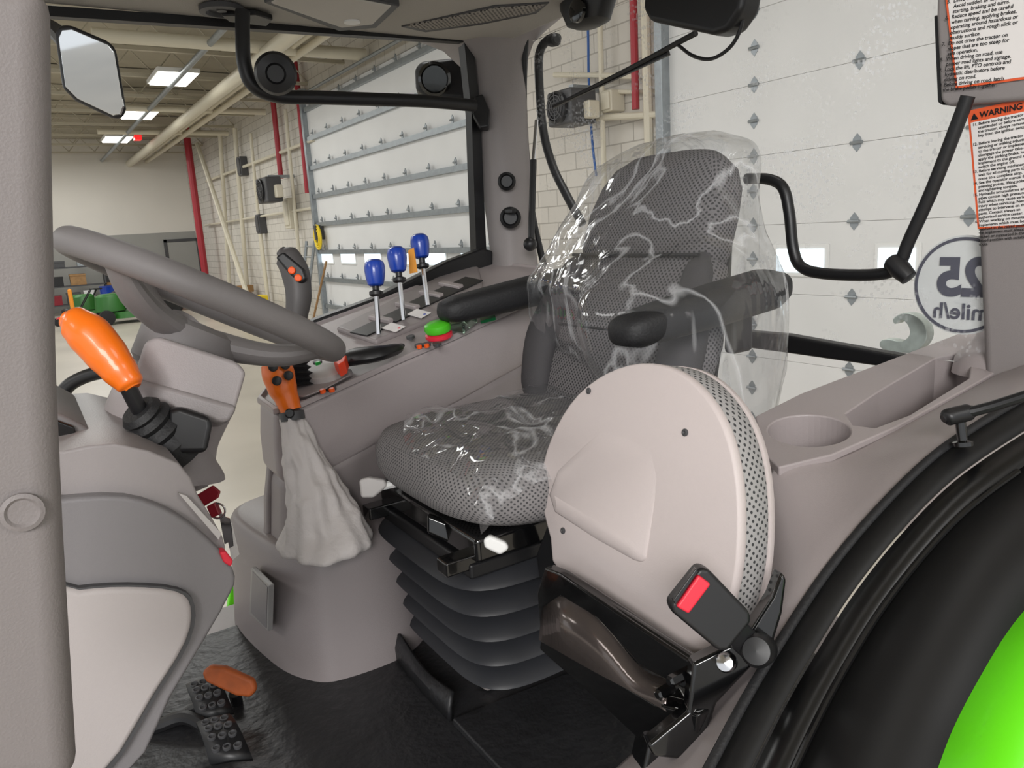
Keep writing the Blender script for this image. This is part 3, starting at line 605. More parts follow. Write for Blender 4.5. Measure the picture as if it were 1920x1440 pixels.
labelplate('safety_label', 'orange-bordered safety label with rules 4 to 10, upper on pillar', [(1770, -25), (1936, -60), (1940, 146), (1792, 166)], PX-.024, L1, .0083)
L2 = ['11. Before leaving the tractor', '     unattended or before servicing', '     the tractor, always remove the', '     key from the ignition switch.', '', '12. Before leaving the tractor', '     servicing or making adjustments', '     to the tractor or implement,', '     disengage the power take-off,', '     apply the parking brake, lower', '     implement to the ground and', '     switch the engine off.', '13. Before servicing machinery,', '     wait for all moving parts to', '     come to a complete stop.', '14. See the operator manual for', '     pressing points, lifting points', '     and tightening torques.', '15. Hydraulic accumulators and', '     pipes contain high pressure', '     fluid which may cause serious', '     injury when servicing. Never', '     attempt to intervene on these', '     parts. Contact always an', '     authorized service center.', '16. When working on mounted', '     implements which must be', '     serviced in the raised position', '     the implement must always be', '     locked or supported in the', '     raised position with suitable', '     tools.']
labelplate('warning_label', 'orange-bordered label headed WARNING, lower on the near rear pillar', [(1814, 208), (1940, 180), (1944, 424), (1833, 430)], PX-.003, L2, .0066, 'WARNING')
# ---- speed sticker on rear glass (reads from outside)
c = QX(1806, 535, RX+.034); rr = .098
t = thing('speed_sticker', 'round white speed sticker reading 25 mile/h, seen mirrored on rear glass', 'sticker', c)
mk('disc', lathe(B(), [(rr, 0), (rr, .001), (0, .001)], c+V((-.002, 0, 0)), X_, 48), m_stick, t)
def ringm(bm, c, r0, r1, dx):
    n = 56; return loft(bm, [[c+V((dx+e, r*cos(2*pi*k/n), r*sin(2*pi*k/n))) for k in range(n)] for r, e in ((r0, 0), (r1, 0), (r1, .001), (r0, .001), (r0, 0))], False)
mk('ring', ringm(B(), c, rr*.90, rr*.96, -.0045), m_stickd, t)
text('numeral', '25', .102, c+V((-.005, 0, -.018)), Y_, Z_, m_stickd, t, 1, 'CENTER', .004)
text('unit', 'mile/h', .044, c+V((-.005, 0, -.066)), Y_, Z_, m_stickd, t, 1, 'CENTER', .001)
t = thing('drawbar_hook', 'shiny zinc hook standing outside the lower rear window', 'hook', QX(1700, 650, 1.62))
hk = smooth2([(1650, 640), (1665, 636), (1690, 640), (1705, 628), (1702, 610), (1690, 600), (1678, 608), (1674, 598), (1690, 588), (1712, 590), (1732, 606), (1738, 630), (1728, 650), (1705, 662), (1655, 655)])
mk('hook_plate', prism(B(), pl(hk, lambda x, y: QX(x, y, 1.62)), V((.03, 0, 0))), m_zinc, t, .004)

# ================================================================== RIGHT CONSOLE
T1 = QY(500, 738, 1.70); T2 = QY(575, 618, 2.1); T3 = QY(1000, 565, 1.72)
CN = (T2-T1).cross(T3-T1).normalized()
if CN.z < 0: CN = -CN
def CT(x, y, h=0): return onp(x, y, T1+CN*h, CN)
con = thing('control_console', 'grey moulded right-hand control console beside the driver seat', 'console', (.9, 1.9, FZ))
topx = [(486, 752), (530, 690), (575, 618), (700, 572), (905, 494), (1015, 505), (1020, 556), (930, 598), (850, 636), (760, 674), (660, 720), (570, 760), (516, 774)]
top = pl(topx, CT); cxy = sum(top, V((0, 0, 0)))/len(top)
def ins(p, s, dz): return V((cxy.x+(p.x-cxy.x)*s, cxy.y+(p.y-cxy.y)*s, p.z+dz))
mk('upper_body', loft(B(), [[ins(p, .97, -.17) for p in top], [ins(p, 1.03, -.14) for p in top], [ins(p, 1.025, -.07) for p in top], [ins(p, 1.0, 0) for p in top]]), m_mauve, con, .02, 4)
lowr = [ins(p, 1.0, -.15) for p in top]
mk('lower_body', loft(B(), [[V((p.x-.06, p.y-.01, FZ)) for p in lowr], lowr]), m_mauve2, con, .03, 4)
mk('side_recess', prism(B(), pl(smooth2([(505, 880), (530, 862), (690, 826), (712, 840), (722, 1000), (700, 1040), (520, 1040), (500, 1000)], 2), lambda x, y: QY(x, y, 1.65)), V((0, .03, 0))), m_mauve2, con, .008)
mk('top_lip', loft(B(), [[ins(p, 1.012, -.004) for p in top], [ins(p, 1.012, .008) for p in top], [ins(p, .985, .012) for p in top], [ins(p, .975, .004) for p in top]]), m_mauve, con, .004)
rings = []
for z, s in ((FZ, 1.07), (FZ+.06, 1.045), (FZ+.12, 1.02), (FZ+.24, .99), (FZ+.275, .965), (FZ+.292, .93), (FZ+.30, .86)):
    pts = cat([V((.335, 1.88, z)), V((.35, 1.62, z)), V((.40, 1.49, z)), V((.47, 1.455, z)), V((.60, 1.46, z)), V((.68, 1.54, z)), V((.70, 1.72, z)), V((.64, 1.94, z)), V((.46, 1.97, z))], 6, True)
    c = V((.53, 1.70, z)); rings.append([c+(p-c)*s for p in pts])
mk('lever_mound', loft(B(), rings), m_mauve2, con, sharp=80)
mk('data_plate', prism(B(), pl([(470, 1064), (504, 1098), (502, 1184), (467, 1152)], lambda x, y: QX(x, y, .328)), V((.012, 0, 0))), M('plate_edge', (150, 148, 146), .4), con, .003)
mk('data_plate_face', prism(B(), pl([(473, 1071), (501, 1101), (499, 1178), (470, 1148)], lambda x, y: QX(x, y, .327)), V((.005, 0, 0))), m_dash, con)
for x in (622, 652, 682): mk('vent_slot', prism(B(), pl([(x, 806-(x-625)*.2), (x+24, 801-(x-625)*.2), (x+24, 808-(x-625)*.2), (x, 813-(x-625)*.2)], lambda x, y: QY(x, y, 1.65)), V((0, .05, 0))), m_black, con)
lpn = mk('lever_panel', prism(B(), pl([(632, 624), (706, 650), (800, 612), (910, 560), (898, 508), (850, 514), (740, 570)], lambda x, y: CT(x, y, .0)), CN*.018), m_mauve2, con, .008)
def quad(x, y, l, w):
    u = (.9*l, -.42*l); v = (-.97*w, -.2*w)
    return [(x+i*u[0]+j*v[0], y+i*u[1]+j*v[1]) for i, j in ((-1, -1), (1, -1), (1, 1), (-1, 1))]
slots = ((694, 618), (748, 592), (794, 567), (836, 548), (868, 534))
for x, y in slots: mk('lever_slot', prism(B(), pl(quad(x, y, 24, 17), lambda a, c: CT(a, c, .018)), CN*.004), m_black, lpn, .001)
for (x0, y0), (x1, y1) in zip(slots, slots[1:]):
    mk('slot_divider', prism(B(), pl(quad((x0+x1)/2-6, (y0+y1)/2-3, 5, 20), lambda a, c: CT(a, c, .018)), CN*.012), m_mauve, lpn, .003)
for i, (x, y) in enumerate(((736, 614), (784, 588))):
    q = [(x-20, y+2), (x+6, y+9), (x+24, y-1), (x-2, y-8)]
    d_ = mk('decal', prism(B(), pl(q, lambda a, c: CT(a, c, .022)), CN*.002), m_labelw, lpn)
    button('decal_dot', CT(x+12, y+1, .0245), .004, .001, (m_red, m_blue)[i], d_, CN)
mk('joystick_pod', loft(B(), [[CT(x, y, h) for x, y in cat2] for h, cat2 in ((0, [(505, 742), (545, 690), (600, 700), (660, 690), (665, 705), (610, 735), (570, 750)]), (.02, [(510, 738), (548, 694), (600, 704), (652, 694), (655, 704), (608, 730), (570, 744)]))]), m_mauve, con, .006)
mk('dial_base', lathe(B(), [(.045, 0), (.045, .012), (.036, .018), (0, .018)], CT(612, 705, .02), CN, 28), m_pale, con)
mk('dial_pointer', prism(B(), pl([(630, 698), (655, 688), (652, 700), (640, 708)], lambda a, c: CT(a, c, .03)), CN*.03), M('pointer_red', (240, 70, 35), .4), con, .003)
for (x, y, m) in ((605, 733, m_btn), (622, 731, m_btn), (786, 650, m_btn), (800, 648, m_btn), (820, 647, m_dgrey), (596, 681, m_gbtn), (770, 634, m_dgrey)):
    b1 = mk('button_bezel', lathe(B(), [(.011, 0), (.011, .006), (0, .006)], CT(x, y, .010), CN, 16), m_dgrey, con); button('button_cap', CT(x, y, .017), .0065, .004, m, b1, CN)
mk('display', prism(B(), pl([(897, 592), (925, 585), (930, 600), (902, 607)], lambda a, c: CT(a, c, .01)), CN*.008), M('display_green', (20, 110, 60), .2), con)
mk('hand_rest', tube(B(), [CT(640, 678, .02), CT(660, 670, .04), CT(700, 664, .045), CT(735, 656, .035), CT(752, 648, .025)], [.014, .032, .03, .024, .01], 12, 5, flat=.6, fdir=CN), m_black, con)
t = thing('stop_button', 'green and red mushroom switch with clear guard on console', 'switch', CT(826, 625))
n = CN; c = CT(824, 634, .012)
mk('red_collar', lathe(B(), [(.030, 0), (.034, .004), (.034, .012), (.026, .016)], c, n), m_red, t)
mk('green_cap', lathe(B(), [(.024, .014), (.031, .018), (.034, .026), (.032, .036), (.022, .042), (0, .043)], c, n), M('bright_green', (80, 195, 40), .35), t)
mk('clear_guard', prism(B(), pl([(842, 622), (872, 628), (897, 606), (862, 585), (832, 592)], lambda a, c: CT(a, c, .014)), CN*.028), m_clear, t, .008)
for (bx_, by, tx, ty, lab) in ((710, 627, 703, 512, 'blue-knobbed spool lever nearest the steering wheel'), (757, 600, 745, 487, 'blue-knobbed spool lever in the middle of the three'), (802, 572, 788, 462, 'blue-knobbed spool lever with an orange paper tag')):
    b0_ = CT(bx_, by, .022); d = dep(b0_); tp = P(tx, ty, d); t = thing('spool_lever', lab, 'lever', b0_, 'blue-knobbed levers on the console')
    ax = (tp-b0_).normalized(); L = (tp-b0_).length
    mk('rod', tube(B(), [b0_, b0_+ax*(L-.03)], .0065, 10, 1), m_chrome, t)
    mk('collar', lathe(B(), [(.012, 0), (.018, .004), (.018, .012), (.009, .016), (.009, .03), (.014, .034)], b0_+ax*(L*.62), ax), m_black, t)
    mk('knob', lathe(B(), [(.014, -.034), (.020, -.030), (.0235, -.018), (.0265, .004), (.0265, .016), (.024, .027), (.016, .034), (0, .036)], tp, ax, 24), m_blue, t)
    if tx == 788:
        mk('paper_tag', prism(B(), pl([(765, 470), (776, 464), (783, 510), (768, 513)], lambda a, c: P(a, c, d-.03)), FW*.002), M('tag_orange', (225, 150, 50), .7), t)
bj = CT(556, 722, .02); d = dep(bj)
t = thing('joystick', 'dark grey joystick with two orange buttons and ribbed boot', 'joystick', bj)
prof = []
for k in range(8): prof += [(.042-.0026*k, k*.013), (.030-.002*k, k*.013+.0065)]
mk('boot', lathe(B(), prof, bj, P(552, 650, d)-bj), m_rub, t)
mk('grip', tube(B(), [P(x, y, d) for x, y in ((551, 645), (555, 600), (560, 555), (554, 512), (540, 484), (526, 470))], [.018, .024, .028, .031, .029, .012], 14, 6), m_stickg, t)
mk('grip_face', prism(B(), pl([(515, 482), (530, 471), (568, 503), (575, 522), (563, 532), (543, 515)], lambda a, c: P(a, c, d-.034)), FW*.02), m_black, t, .006)
for x, y in ((547, 507), (559, 521)): button('thumb_button', P(x, y, d-.036), .008, .006, m_btn, t)
d = 1.58
t = thing('gear_lever', 'orange-handled lever with black buttons rising from grey leather gaiter', 'lever', P(616, 1025, d))
hp = [(508, 668), (516, 680), (522, 702), (529, 726), (538, 748), (546, 770)]
mk('handle', tube(B(), [P(x, y, d) for x, y in hp], [.010, .031, .034, .031, .025, .022], 18, 6), m_orange, t)
for x, y in ((512, 688), (519, 714), (541, 704), (535, 684)): button('button', P(x, y, d-.033), .010, .005, m_black, t)
button('trim_disc', P(543, 775, d-.03), .010, .006, m_black, t)
mk('collar', lathe(B(), [(.026, 0), (.026, .018), (.018, .02)], P(549, 788, d), P(545, 765, d)-P(549, 788, d)), m_dgrey, t)
rings = []
for i, (px, py, rp) in enumerate(((549, 778, 18), (550, 792, 25), (553, 806, 23), (557, 822, 32), (564, 840, 31), (570, 860, 40), (576, 876, 38), (582, 893, 49), (589, 910, 47), (594, 926, 58), (599, 944, 54), (604, 960, 67), (608, 978, 66), (613, 998, 79), (616, 1014, 87), (616, 1030, 90))):
    c = P(px, py, d); r = rp/F*d; ring = []
    for k in range(64):
        a = 2*pi*k/64
        f = 1+.06*sin(3*a+i*.9)+.06*sin(5*a-i*1.3)+.05*sin(11*a+i*.3)+.06*noise.noise(V((cos(a)*1.8, sin(a)*1.8, i*.7)))
        ring.append(c+V((r*cos(a)*f, r*sin(a)*f, (.008*sin(2*a+i*1.3)+.005*sin(5*a-i)) if i < 14 else 0)))
    rings.append(ring)
mk('gaiter', loft(B(), rings), m_gaiter, t, sub=1)

# ================================================================== STEERING
Wc = P(392, 562, 1.2); wu = (P(652, 662, 1.2)-P(104, 450, 1.2)); WR = wu.length/2*.83; wu.normalize()
vd = (Wc-CAM).normalized(); upi = (UP-wu*UP.dot(wu)); upi = (upi-vd*upi.dot(vd)).normalized()
sf = .05
ww = (-vd*math.sqrt(1-sf*sf)+upi*sf); ww = (ww-wu*ww.dot(wu)).normalized()
wn = wu.cross(ww)
if wn.z < 0: wn = -wn
t = thing('steering_wheel', 'grey three-spoke steering wheel tilted toward the driver seat', 'steering wheel', Wc-wn*.08)
mk('rim', tube(B(), [Wc+(wu*cos(a)+ww*sin(a))*WR for a in [2*pi*k/24 for k in range(24)]], .021, 18, 3, True), m_wheel, t)
hub = Wc-wn*.07
for a in (-.25, 1.9, 3.7):
    e = Wc+(wu*cos(a)+ww*sin(a))*WR*.98
    m_ = hub.lerp(e, .6)-wn*.018
    mk('spoke', tube(B(), [hub, m_, e], [.038, .029, .019], 14, 6, flat=.65, fdir=wn), m_wheel, t)
mk('hub', lathe(B(), [(.064, -.06), (.074, -.05), (.076, 0), (.066, .02), (.048, .028), (0, .030)], hub, wn, 32), m_wheel, t)
t = thing('steering_column', 'light grey steering column cowl rising from the dash', 'steering column', P(290, 860, 1.2))
cw = [(272, 640), (296, 630), (444, 678), (462, 698), (438, 780), (420, 790), (264, 744), (244, 724)]
vc = ray(350, 700).normalized()
mk('cowl', prism(B(), [P(x, y, 1.09) for x, y in cw], vc*.19), m_dashl, t, .024, 4)
mk('cowl_skirt', prism(B(), [P(x, y, 1.08) for x, y in ((250, 708), (446, 762), (430, 792), (405, 796), (260, 752), (240, 728))], vc*.205), m_dashu, t, .008)
mk('neck', tube(B(), [hub-wn*.065, P(356, 655, 1.2), P(345, 700, 1.2)], [.062, .068, .075], 20, 4), m_wheel, t)
mk('shaft_cover', tube(B(), [P(330, 745, 1.2), P(305, 800, 1.21), P(280, 870, 1.22)], [.09, .09, .10], 20, 5), m_dashl, t)
mk('switch_box', prism(B(), [P(x, y, 1.05) for x, y in ((312, 770), (335, 762), (395, 782), (398, 800), (388, 850), (330, 852), (312, 830))], vc*.09), m_black, t, .01)
d = 1.02
t = thing('shuttle_lever', 'orange shuttle lever handle with black rod and ribbed boot left of column', 'lever', P(300, 800, d))
mk('handle', tube(B(), [P(x, y, d) for x, y in ((120, 598), (140, 606), (168, 628), (196, 660), (222, 692), (243, 718), (250, 728))], [.010, .021, .0255, .0245, .021, .0165, .010], 18, 6, flat=1.15, fdir=UP), m_orange, t)
mk('rod', tube(B(), [P(238, 722, d), P(262, 768, d+.02), P(285, 795, d+.04)], .011, 12, 4), m_black, t)
prof = [(.024, 0), (.03, .008), (.026, .014), (.034, .022), (.03, .03), (.04, .04), (.036, .048), (.046, .06), (.046, .09)]
mk('boot', lathe(B(), prof, P(258, 768, d+.02), P(300, 808, d+.05)-P(258, 768, d+.02)), m_rub, t)
# ================================================================== DASH
t = thing('dashboard', 'large grey front dashboard housing below the steering wheel', 'dashboard', (.15, 1.1, FZ))
dl = smooth2([(60, 950), (110, 937), (235, 932), (330, 965), (410, 1030), (442, 1082), (425, 1130), (385, 1200), (320, 1310), (240, 1450), (60, 1460)])
mk('housing', prism(B(), pl(dl, lambda x, y: QY(x, y, 1.0)), V((0, .5, 0))), m_dash, t, .035, 5)
ul = smooth2([(60, 850), (120, 846), (215, 832), (335, 868), (372, 930), (418, 1008), (414, 1036), (330, 972), (235, 938), (110, 940), (60, 950)], 2)
mk('upper_cowl', prism(B(), pl(ul, lambda x, y: QY(x, y, 1.02)), V((0, .42, 0))), m_dashu, t, .018, 4)
ip = smooth2([(90, 1125), (150, 1108), (240, 1102), (330, 1110), (360, 1140), (350, 1205), (290, 1305), (195, 1450), (90, 1455)])
mk('inset_gap', prism(B(), pl([(205+(x-205)*1.035, 1250+(y-1250)*1.035) for x, y in ip], lambda x, y: QY(x, y, .990)), V((0, .02, 0))), m_dgrey, t)
mk('side_panel', prism(B(), pl(ip, lambda x, y: QY(x, y, .985)), V((0, .03, 0))), m_dashp, t, .008)
mk('instrument_hood', prism(B(), pl([(95, 770), (118, 778), (160, 800), (205, 835), (180, 856), (120, 846), (95, 850)], lambda x, y: QY(x, y, 1.12)), V((0, .3, 0))), m_wheel, t, .015)
mk('instrument_screen', prism(B(), pl([(100, 785), (140, 800), (150, 842), (102, 842)], lambda x, y: QY(x, y, 1.112)), V((0, .01, 0))), m_gloss, t, .003)
mk('column_base', tube(B(), [P(300, 815, 1.19), P(290, 850, 1.19), P(285, 890, 1.19)], [.08, .095, .11], 20, 4), m_dashu, t)
mk('indicator_decal', prism(B(), pl([(335, 925), (350, 930), (415, 1000), (410, 1012)], lambda x, y: QY(x, y, 1.012)), V((0, .01, 0))), m_pale, t)
d = 1.12
t = thing('key_bunch', 'ignition keys with a dark red tag hanging from the dash', 'keys', P(410, 990, d))
mk('tag', prism(prism(B(), pl([(362, 932), (398, 910), (412, 922), (408, 934), (378, 952)], lambda x, y: P(x, y, d)), FW*.006), pl([(386, 950), (402, 942), (412, 965), (396, 972)], lambda x, y: P(x, y, d-.004)), FW*.012), m_dred, t, .002)
mk('key_ring', tube(B(), [P(408+14*cos(a), 958+14*sin(a), d) for a in [2*pi*k/10 for k in range(10)]], .0015, 8, 3, True), m_chrome, t)
for i, (x, y) in enumerate(((415, 985), (424, 992))):
    mk('key', prism(B(), pl([(x-5, y-24), (x+6, y-20), (x+10, y), (x+13, y+32), (x+6, y+36), (x, y+4)], lambda a, c: P(a, c, d-.004*i)), FW*.002), m_chrome, t)
mk('card_tag', prism(B(), pl([(424, 985), (434, 980), (448, 1040), (434, 1052)], lambda a, c: P(a, c, d+.01)), FW*.002), m_labelw, t)
tag(mk('pull_tab', prism(B(), pl([(412, 1036), (424, 1034), (438, 1052), (434, 1064), (420, 1056)], lambda a, c: QY(a, c, .995)), V((0, .02, 0))), m_red, None, .003), 'small red pull tab on the edge of the dash', 'tab')

# ================================================================== PEDALS
def pedal(lab, pts, d, holes):
    t = thing('pedal', lab, 'pedal', P(*pts[0], d)); q = [P(x, y, d+.0012*(1380-y)) for x, y in pts]
    n = (q[1]-q[0]).cross(q[2]-q[1]).normalized()
    if n.dot(FW) < 0: n = -n
    e1 = q[1]-q[0]; e2 = q[3]-q[0]; e3 = q[2]-q[1]
    # curved pad: the lower edge curls away, with raised cross ribs between the studs
    rows = []
    for j in range(9):
        f = j/8; bend = n*(.018*(2*f-1)**2)
        rows.append([q[0]+e2*f+bend, q[0]+e2*f+(q[1]+e3*f-q[0]-e2*f)*.5+bend*.8, q[1]+e3*f+bend])
    g = B(); vs = [[g.verts.new(p) for p in r] for r in rows]
    for a, c in zip(vs, vs[1:]):
        for i in range(2): g.faces.new((a[i], a[i+1], c[i+1], c[i]))
    pad = mk('pad', g, m_black, t, solid=.012)
    for (i, j) in [(i, j) for i in range(3) for j in range(holes)]:
        f = (j+.5)/holes*.86+.07; l = q[0]+e2*f; r_ = q[1]+e3*f
        c = l+(r_-l)*((i+.5)/3*.8+.1)+n*(.018*(2*f-1)**2*.85)-n*.006
        mk('grip_stud', lathe(B(), [(.0078, -.003), (.0078, .003), (.0055, .004), (.0045, .001), (0, .0005)], c, -n, 12), m_dgrey, pad)
    return t
t = pedal('upper black studded pedal pad beside the brown pedal', [(346, 1276), (404, 1260), (436, 1326), (370, 1344)], 1.42, 4)
mk('arm', tube(B(), [P(380, 1320, 1.5), P(330, 1350, 1.5), P(270, 1345, 1.5)], .014, 10), m_black, t)
t = pedal('lower black studded pedal pad nearest the camera', [(366, 1346), (428, 1330), (472, 1410), (392, 1420)], 1.38, 4)
mk('arm', tube(B(), [P(400, 1370, 1.46), P(350, 1345, 1.48), P(300, 1360, 1.48), P(250, 1375, 1.48)], .014, 10), m_black, t)
t = thing('brown_pedal', 'orange-brown pedal pad behind the two black pedals', 'pedal', P(425, 1290, 1.52))
mk('pad', prism(B(), [P(x, y, 1.5) for x, y in ((376, 1262), (392, 1249), (420, 1252), (474, 1276), (480, 1296), (468, 1310), (440, 1306), (384, 1280))], FW*.02), m_rust, t, .008)
mk('arm', tube(B(), [P(440, 1300, 1.54), P(445, 1325, 1.56), P(435, 1345, 1.58)], .012, 8), m_black, t)

# ================================================================== DRIVER SEAT
SX, SY = .87, 1.30
st = thing('driver_seat', 'dark grey perforated fabric driver seat on a black bellows suspension', 'seat', (SX, SY, FZ))
def cring(z, hx, hy, dx=0, e=3.6): return sup(SX+dx, SY, z, hx, hy, e, 56)
mk('cushion', loft(B(), [cring(1.462, .22, .21), cring(1.468, .26, .25), cring(1.485, .288, .275), cring(1.51, .300, .288), cring(1.545, .300, .288), cring(1.572, .285, .274), cring(1.585, .25, .24), cring(1.588, .2, .19), cring(1.583, .12, .12), cring(1.58, .04, .04)]), m_fabC, st, sharp=80)
BA = V((.40, 0, .917)).normalized(); BN = V((-.917, 0, .40)).normalized(); B0 = V((1.085, SY, 1.555))
def brow(h, hw, th, off=0, e=3.0, bol=0, yo=0):
    c = B0+BA*h+BN*off+Y_*yo; o = []
    for k in range(56):
        t_ = 2*pi*k/56; cc, ss = cos(t_), sin(t_)
        y = hw*math.copysign(abs(cc)**(2/e), cc); n = th*math.copysign(abs(ss)**(2/e), ss)
        if ss > 0: n += bol*(abs(y)/max(hw, .01))**2.5
        o.append(c+Y_*y+BN*n)
    return o
mk('lower_backrest', loft(B(), [brow(-.04, .2, .03, 0), brow(-.02, .24, .05, 0), brow(.08, .262, .060, 0), brow(.2, .265, .064, 0), brow(.28, .252, .062, 0), brow(.335, .236, .058, 0), brow(.372, .222, .052, 0), brow(.382, .2, .04, 0)]), m_fabB, st, sharp=80)
for s in (-1, 1):
    pts = [B0+BA*h+BN*n+Y_*(s*y) for h, n, y in ((-.03, .03, .215), (.05, .05, .23), (.15, .062, .236), (.25, .058, .226), (.33, .05, .208), (.375, .036, .196))]
    mk('side_bolster', tube(B(), pts, [.03, .048, .052, .046, .034, .018], 20, 6, flat=.8, fdir=BN), m_fabS, st)
mk('lumbar_seam', tube(B(), [B0+BA*.19+BN*(.064+.004*(i/5)**2)+Y_*(.18*i/5) for i in range(-5, 6)], .003, 8, 3), m_rub, st)
mk('upper_backrest', loft(B(), [brow(.362, .19, .04, .004, 3.2), brow(.368, .214, .054, .004, 3.2), brow(.40, .218, .062, .006, 3.2, .006), brow(.48, .214, .066, .009, 3.2, .006), brow(.545, .203, .064, .010, 3.2), brow(.59, .178, .056, .008, 3.2), brow(.62, .136, .042, .005, 3.2), brow(.632, .07, .018, .004, 3.2)]), m_fabB, st, sharp=80)
mk('seam_piping', tube(B(), [B0+BA*.369+BN*(.060+.004*(abs(i)/5)**2)+Y_*(.21*i/5) for i in range(-5, 6)], .004, 8, 3), m_rub, st)
mk('back_shell', loft(B(), [brow(.0, .2, .03, -.05), brow(.1, .24, .03, -.06), brow(.35, .2, .03, -.055), brow(.55, .15, .025, -.045)]), m_black, st, sharp=80)
def armrest(y, x0, x1):
    rings = []
    for f, w, h in ((0, .02, .012), (.02, .036, .024), (.08, .046, .032), (.3, .052, .036), (.6, .054, .04), (.9, .054, .041), (.98, .044, .03), (1, .02, .012)):
        x = x0+(x1-x0)*f; z = 1.802+.045*f
        rings.append([V((x, y+w*math.copysign(abs(cos(t))**.7, cos(t)), z+h*math.copysign(abs(sin(t))**.7, sin(t)))) for t in [2*pi*k/28 for k in range(28)]])
    return mk('armrest', loft(B(), rings), m_rub, st, sharp=70)
armrest(1.63, .85, 1.32); armrest(.995, .865, 1.30)
for y in (1.60, 1.01): mk('armrest_mount', box(B(), (1.2, y, 1.78), (.06, .03, .12)), m_black, st, .01)
BY = 1.32
mk('slide_frame', box(B(), (SX-.03, BY-.02, 1.435), (.48, .43, .05)), m_gloss, st, .01)
mk('slide_plate', box(B(), (SX-.06, BY-.02, 1.39), (.43, .39, .03)), m_black, st, .006)
for y in (BY-.19, BY+.16): mk('slide_rail', bx(B(), SX-.32, SX+.2, y-.02, y+.02, 1.392, 1.42), m_gloss, st, .004)
rings = []; nf = 5; zt, zb = 1.388, 1.10
for k in range(nf):
    z1 = zt-(zt-zb)*k/nf; z0 = zt-(zt-zb)*(k+1)/nf; s = 1-.022*k; hh = z1-z0
    for f, q in ((0, -.065), (.25, -.028), (.5, .002), (.64, .006), (.74, -.004), (.86, -.06)):
        rings.append(sup(.835+.005*k, BY, z1-hh*f, (.26+q)*s, (.237+q)*s, 5.0, 64))
mk('suspension_bellows', loft(B(), rings), m_bellow, st, sharp=50)
mk('seat_base', bx(B(), .66, 1.02, 1.2, 1.5, FZ+.012, zb+.02), m_base, st, .015)
l1 = mk('adjuster_lever', prism(B(), pl([(672, 900), (690, 895), (722, 900), (726, 912), (700, 934), (676, 934)], lambda x, y: P(x, y, 1.6)), FW*.025), m_pale, st, .006)
mk('lever_stem', tube(B(), [P(715, 912, 1.61), P(750, 905, 1.62)], .009, 8, 1), m_white, l1)
k1 = mk('height_knob', prism(B(), pl([(905, 1012), (918, 1004), (950, 1018), (955, 1030), (938, 1042), (908, 1028)], lambda x, y: P(x, y, 1.33)), FW*.02), m_white, st, .006)
mk('knob_stem', tube(B(), [P(912, 1016, 1.345), P(880, 1000, 1.40)], .008, 8, 1), m_black, k1)
mk('adjuster_latch', prism(B(), pl([(800, 965), (850, 985), (860, 1010), (850, 1022), (800, 1000)], lambda x, y: P(x, y, 1.42)), FW*.03), m_gloss, st, .006)
# plastic film: long drawn folds
def fold(p, amp):
    q = V((p.x*5.0, p.y*5.0, p.z*1.7+p.y*1.5)); w = V((noise.noise(q), noise.noise(q+V((31, 0, 0))), 0))
    r = 1-abs(noise.noise(q*1.2+w*.7))*2.6
    q2 = V((p.x*12, p.y*12, p.z*4-p.y*4)); r2 = 1-abs(noise.noise(q2+V((9, 9, 9))+w*1.2))*2.6
    return amp*(r*.75+r2*.3)
pc = thing('plastic_cover', 'clear crinkled plastic film draped over the driver seat', 'plastic cover', (1.1, 1.25, 1.5))
spec = [(1.56, 1.13, 1.20, .16, .28, 2.4), (1.66, 1.11, 1.225, .20, .32, 2.6), (1.75, 1.10, 1.235, .24, .33, 2.9), (1.845, 1.105, 1.238, .24, .327, 2.9), (1.90, 1.15, 1.252, .20, .305, 2.7), (1.96, 1.205, 1.272, .155, .265, 2.6), (2.03, 1.25, 1.288, .126, .236, 2.6), (2.10, 1.288, 1.292, .105, .216, 2.7), (2.145, 1.318, 1.289, .082, .178, 2.7), (2.17, 1.33, 1.285, .046, .11, 2.6), (2.18, 1.335, 1.28, .008, .01, 2.6)]
def sp_eval(f):
    j = min(int(f), len(spec)-2); t = f-j; o = []
    for k in range(6):
        p0 = spec[max(j-1, 0)][k]; p1 = spec[j][k]; p2 = spec[j+1][k]; p3 = spec[min(j+2, len(spec)-1)][k]
        o.append(.5*((2*p1)+(p2-p0)*t+(2*p0-5*p1+4*p2-p3)*t*t+(3*p1-p0-3*p2+p3)*t**3))
    o[3] = max(o[3], .004); o[4] = max(o[4], .005); return o
rings = []; NZ = 90
for i in range(NZ+1):
    z, x, y, hx_, hy_, ee = sp_eval(i/NZ*(len(spec)-1))
    r = sup(x, y, z, hx_, hy_, ee, 150); o = []
    pull = max(0, min(1, (2.0-z)/.2)); pull = pull*pull*(3-2*pull)
    for p in r:
        q = V(p)
        if p.x < x:
            k = max(0, min(1, (p.y-1.06)/.24)); k = k*k*(3-2*k)
            q.x += .16*pull*k*min(1, (x-p.x)/max(hx_, .05)*1.2)
        dv = V((p.x-x, p.y-y, 0)); dv = dv.normalized() if dv.length > 1e-5 else Z_
        o.append(q+dv*fold(p, .016)+Z_*fold(p+V((5, 5, 5)), .006))
    rings.append(o)
mk('backrest_film', loft(B(), rings, False), m_film, pc, sharp=180)
bm = B(); NX, NY = 120, 120; g = []
for i in range(NX):
    row = []
    for j in range(NY):
        u = i/(NX-1); v = j/(NY-1)
        xf = .555+.115*v**1.5
        x = xf+(1.10-xf)*u+.02*sin(v*7)*(1-u); y = .985+.53*v+.03*sin(u*6)*(1-v)
        e = max(abs((x-SX)/.302), abs((y-SY)/.292))
        z = 1.600-.055*min(1.1, e)**7+fold(V((x*1.5, y*1.5, x*3)), .014)
        row.append(bm.verts.new((x, y, z)))
    g.append(row)
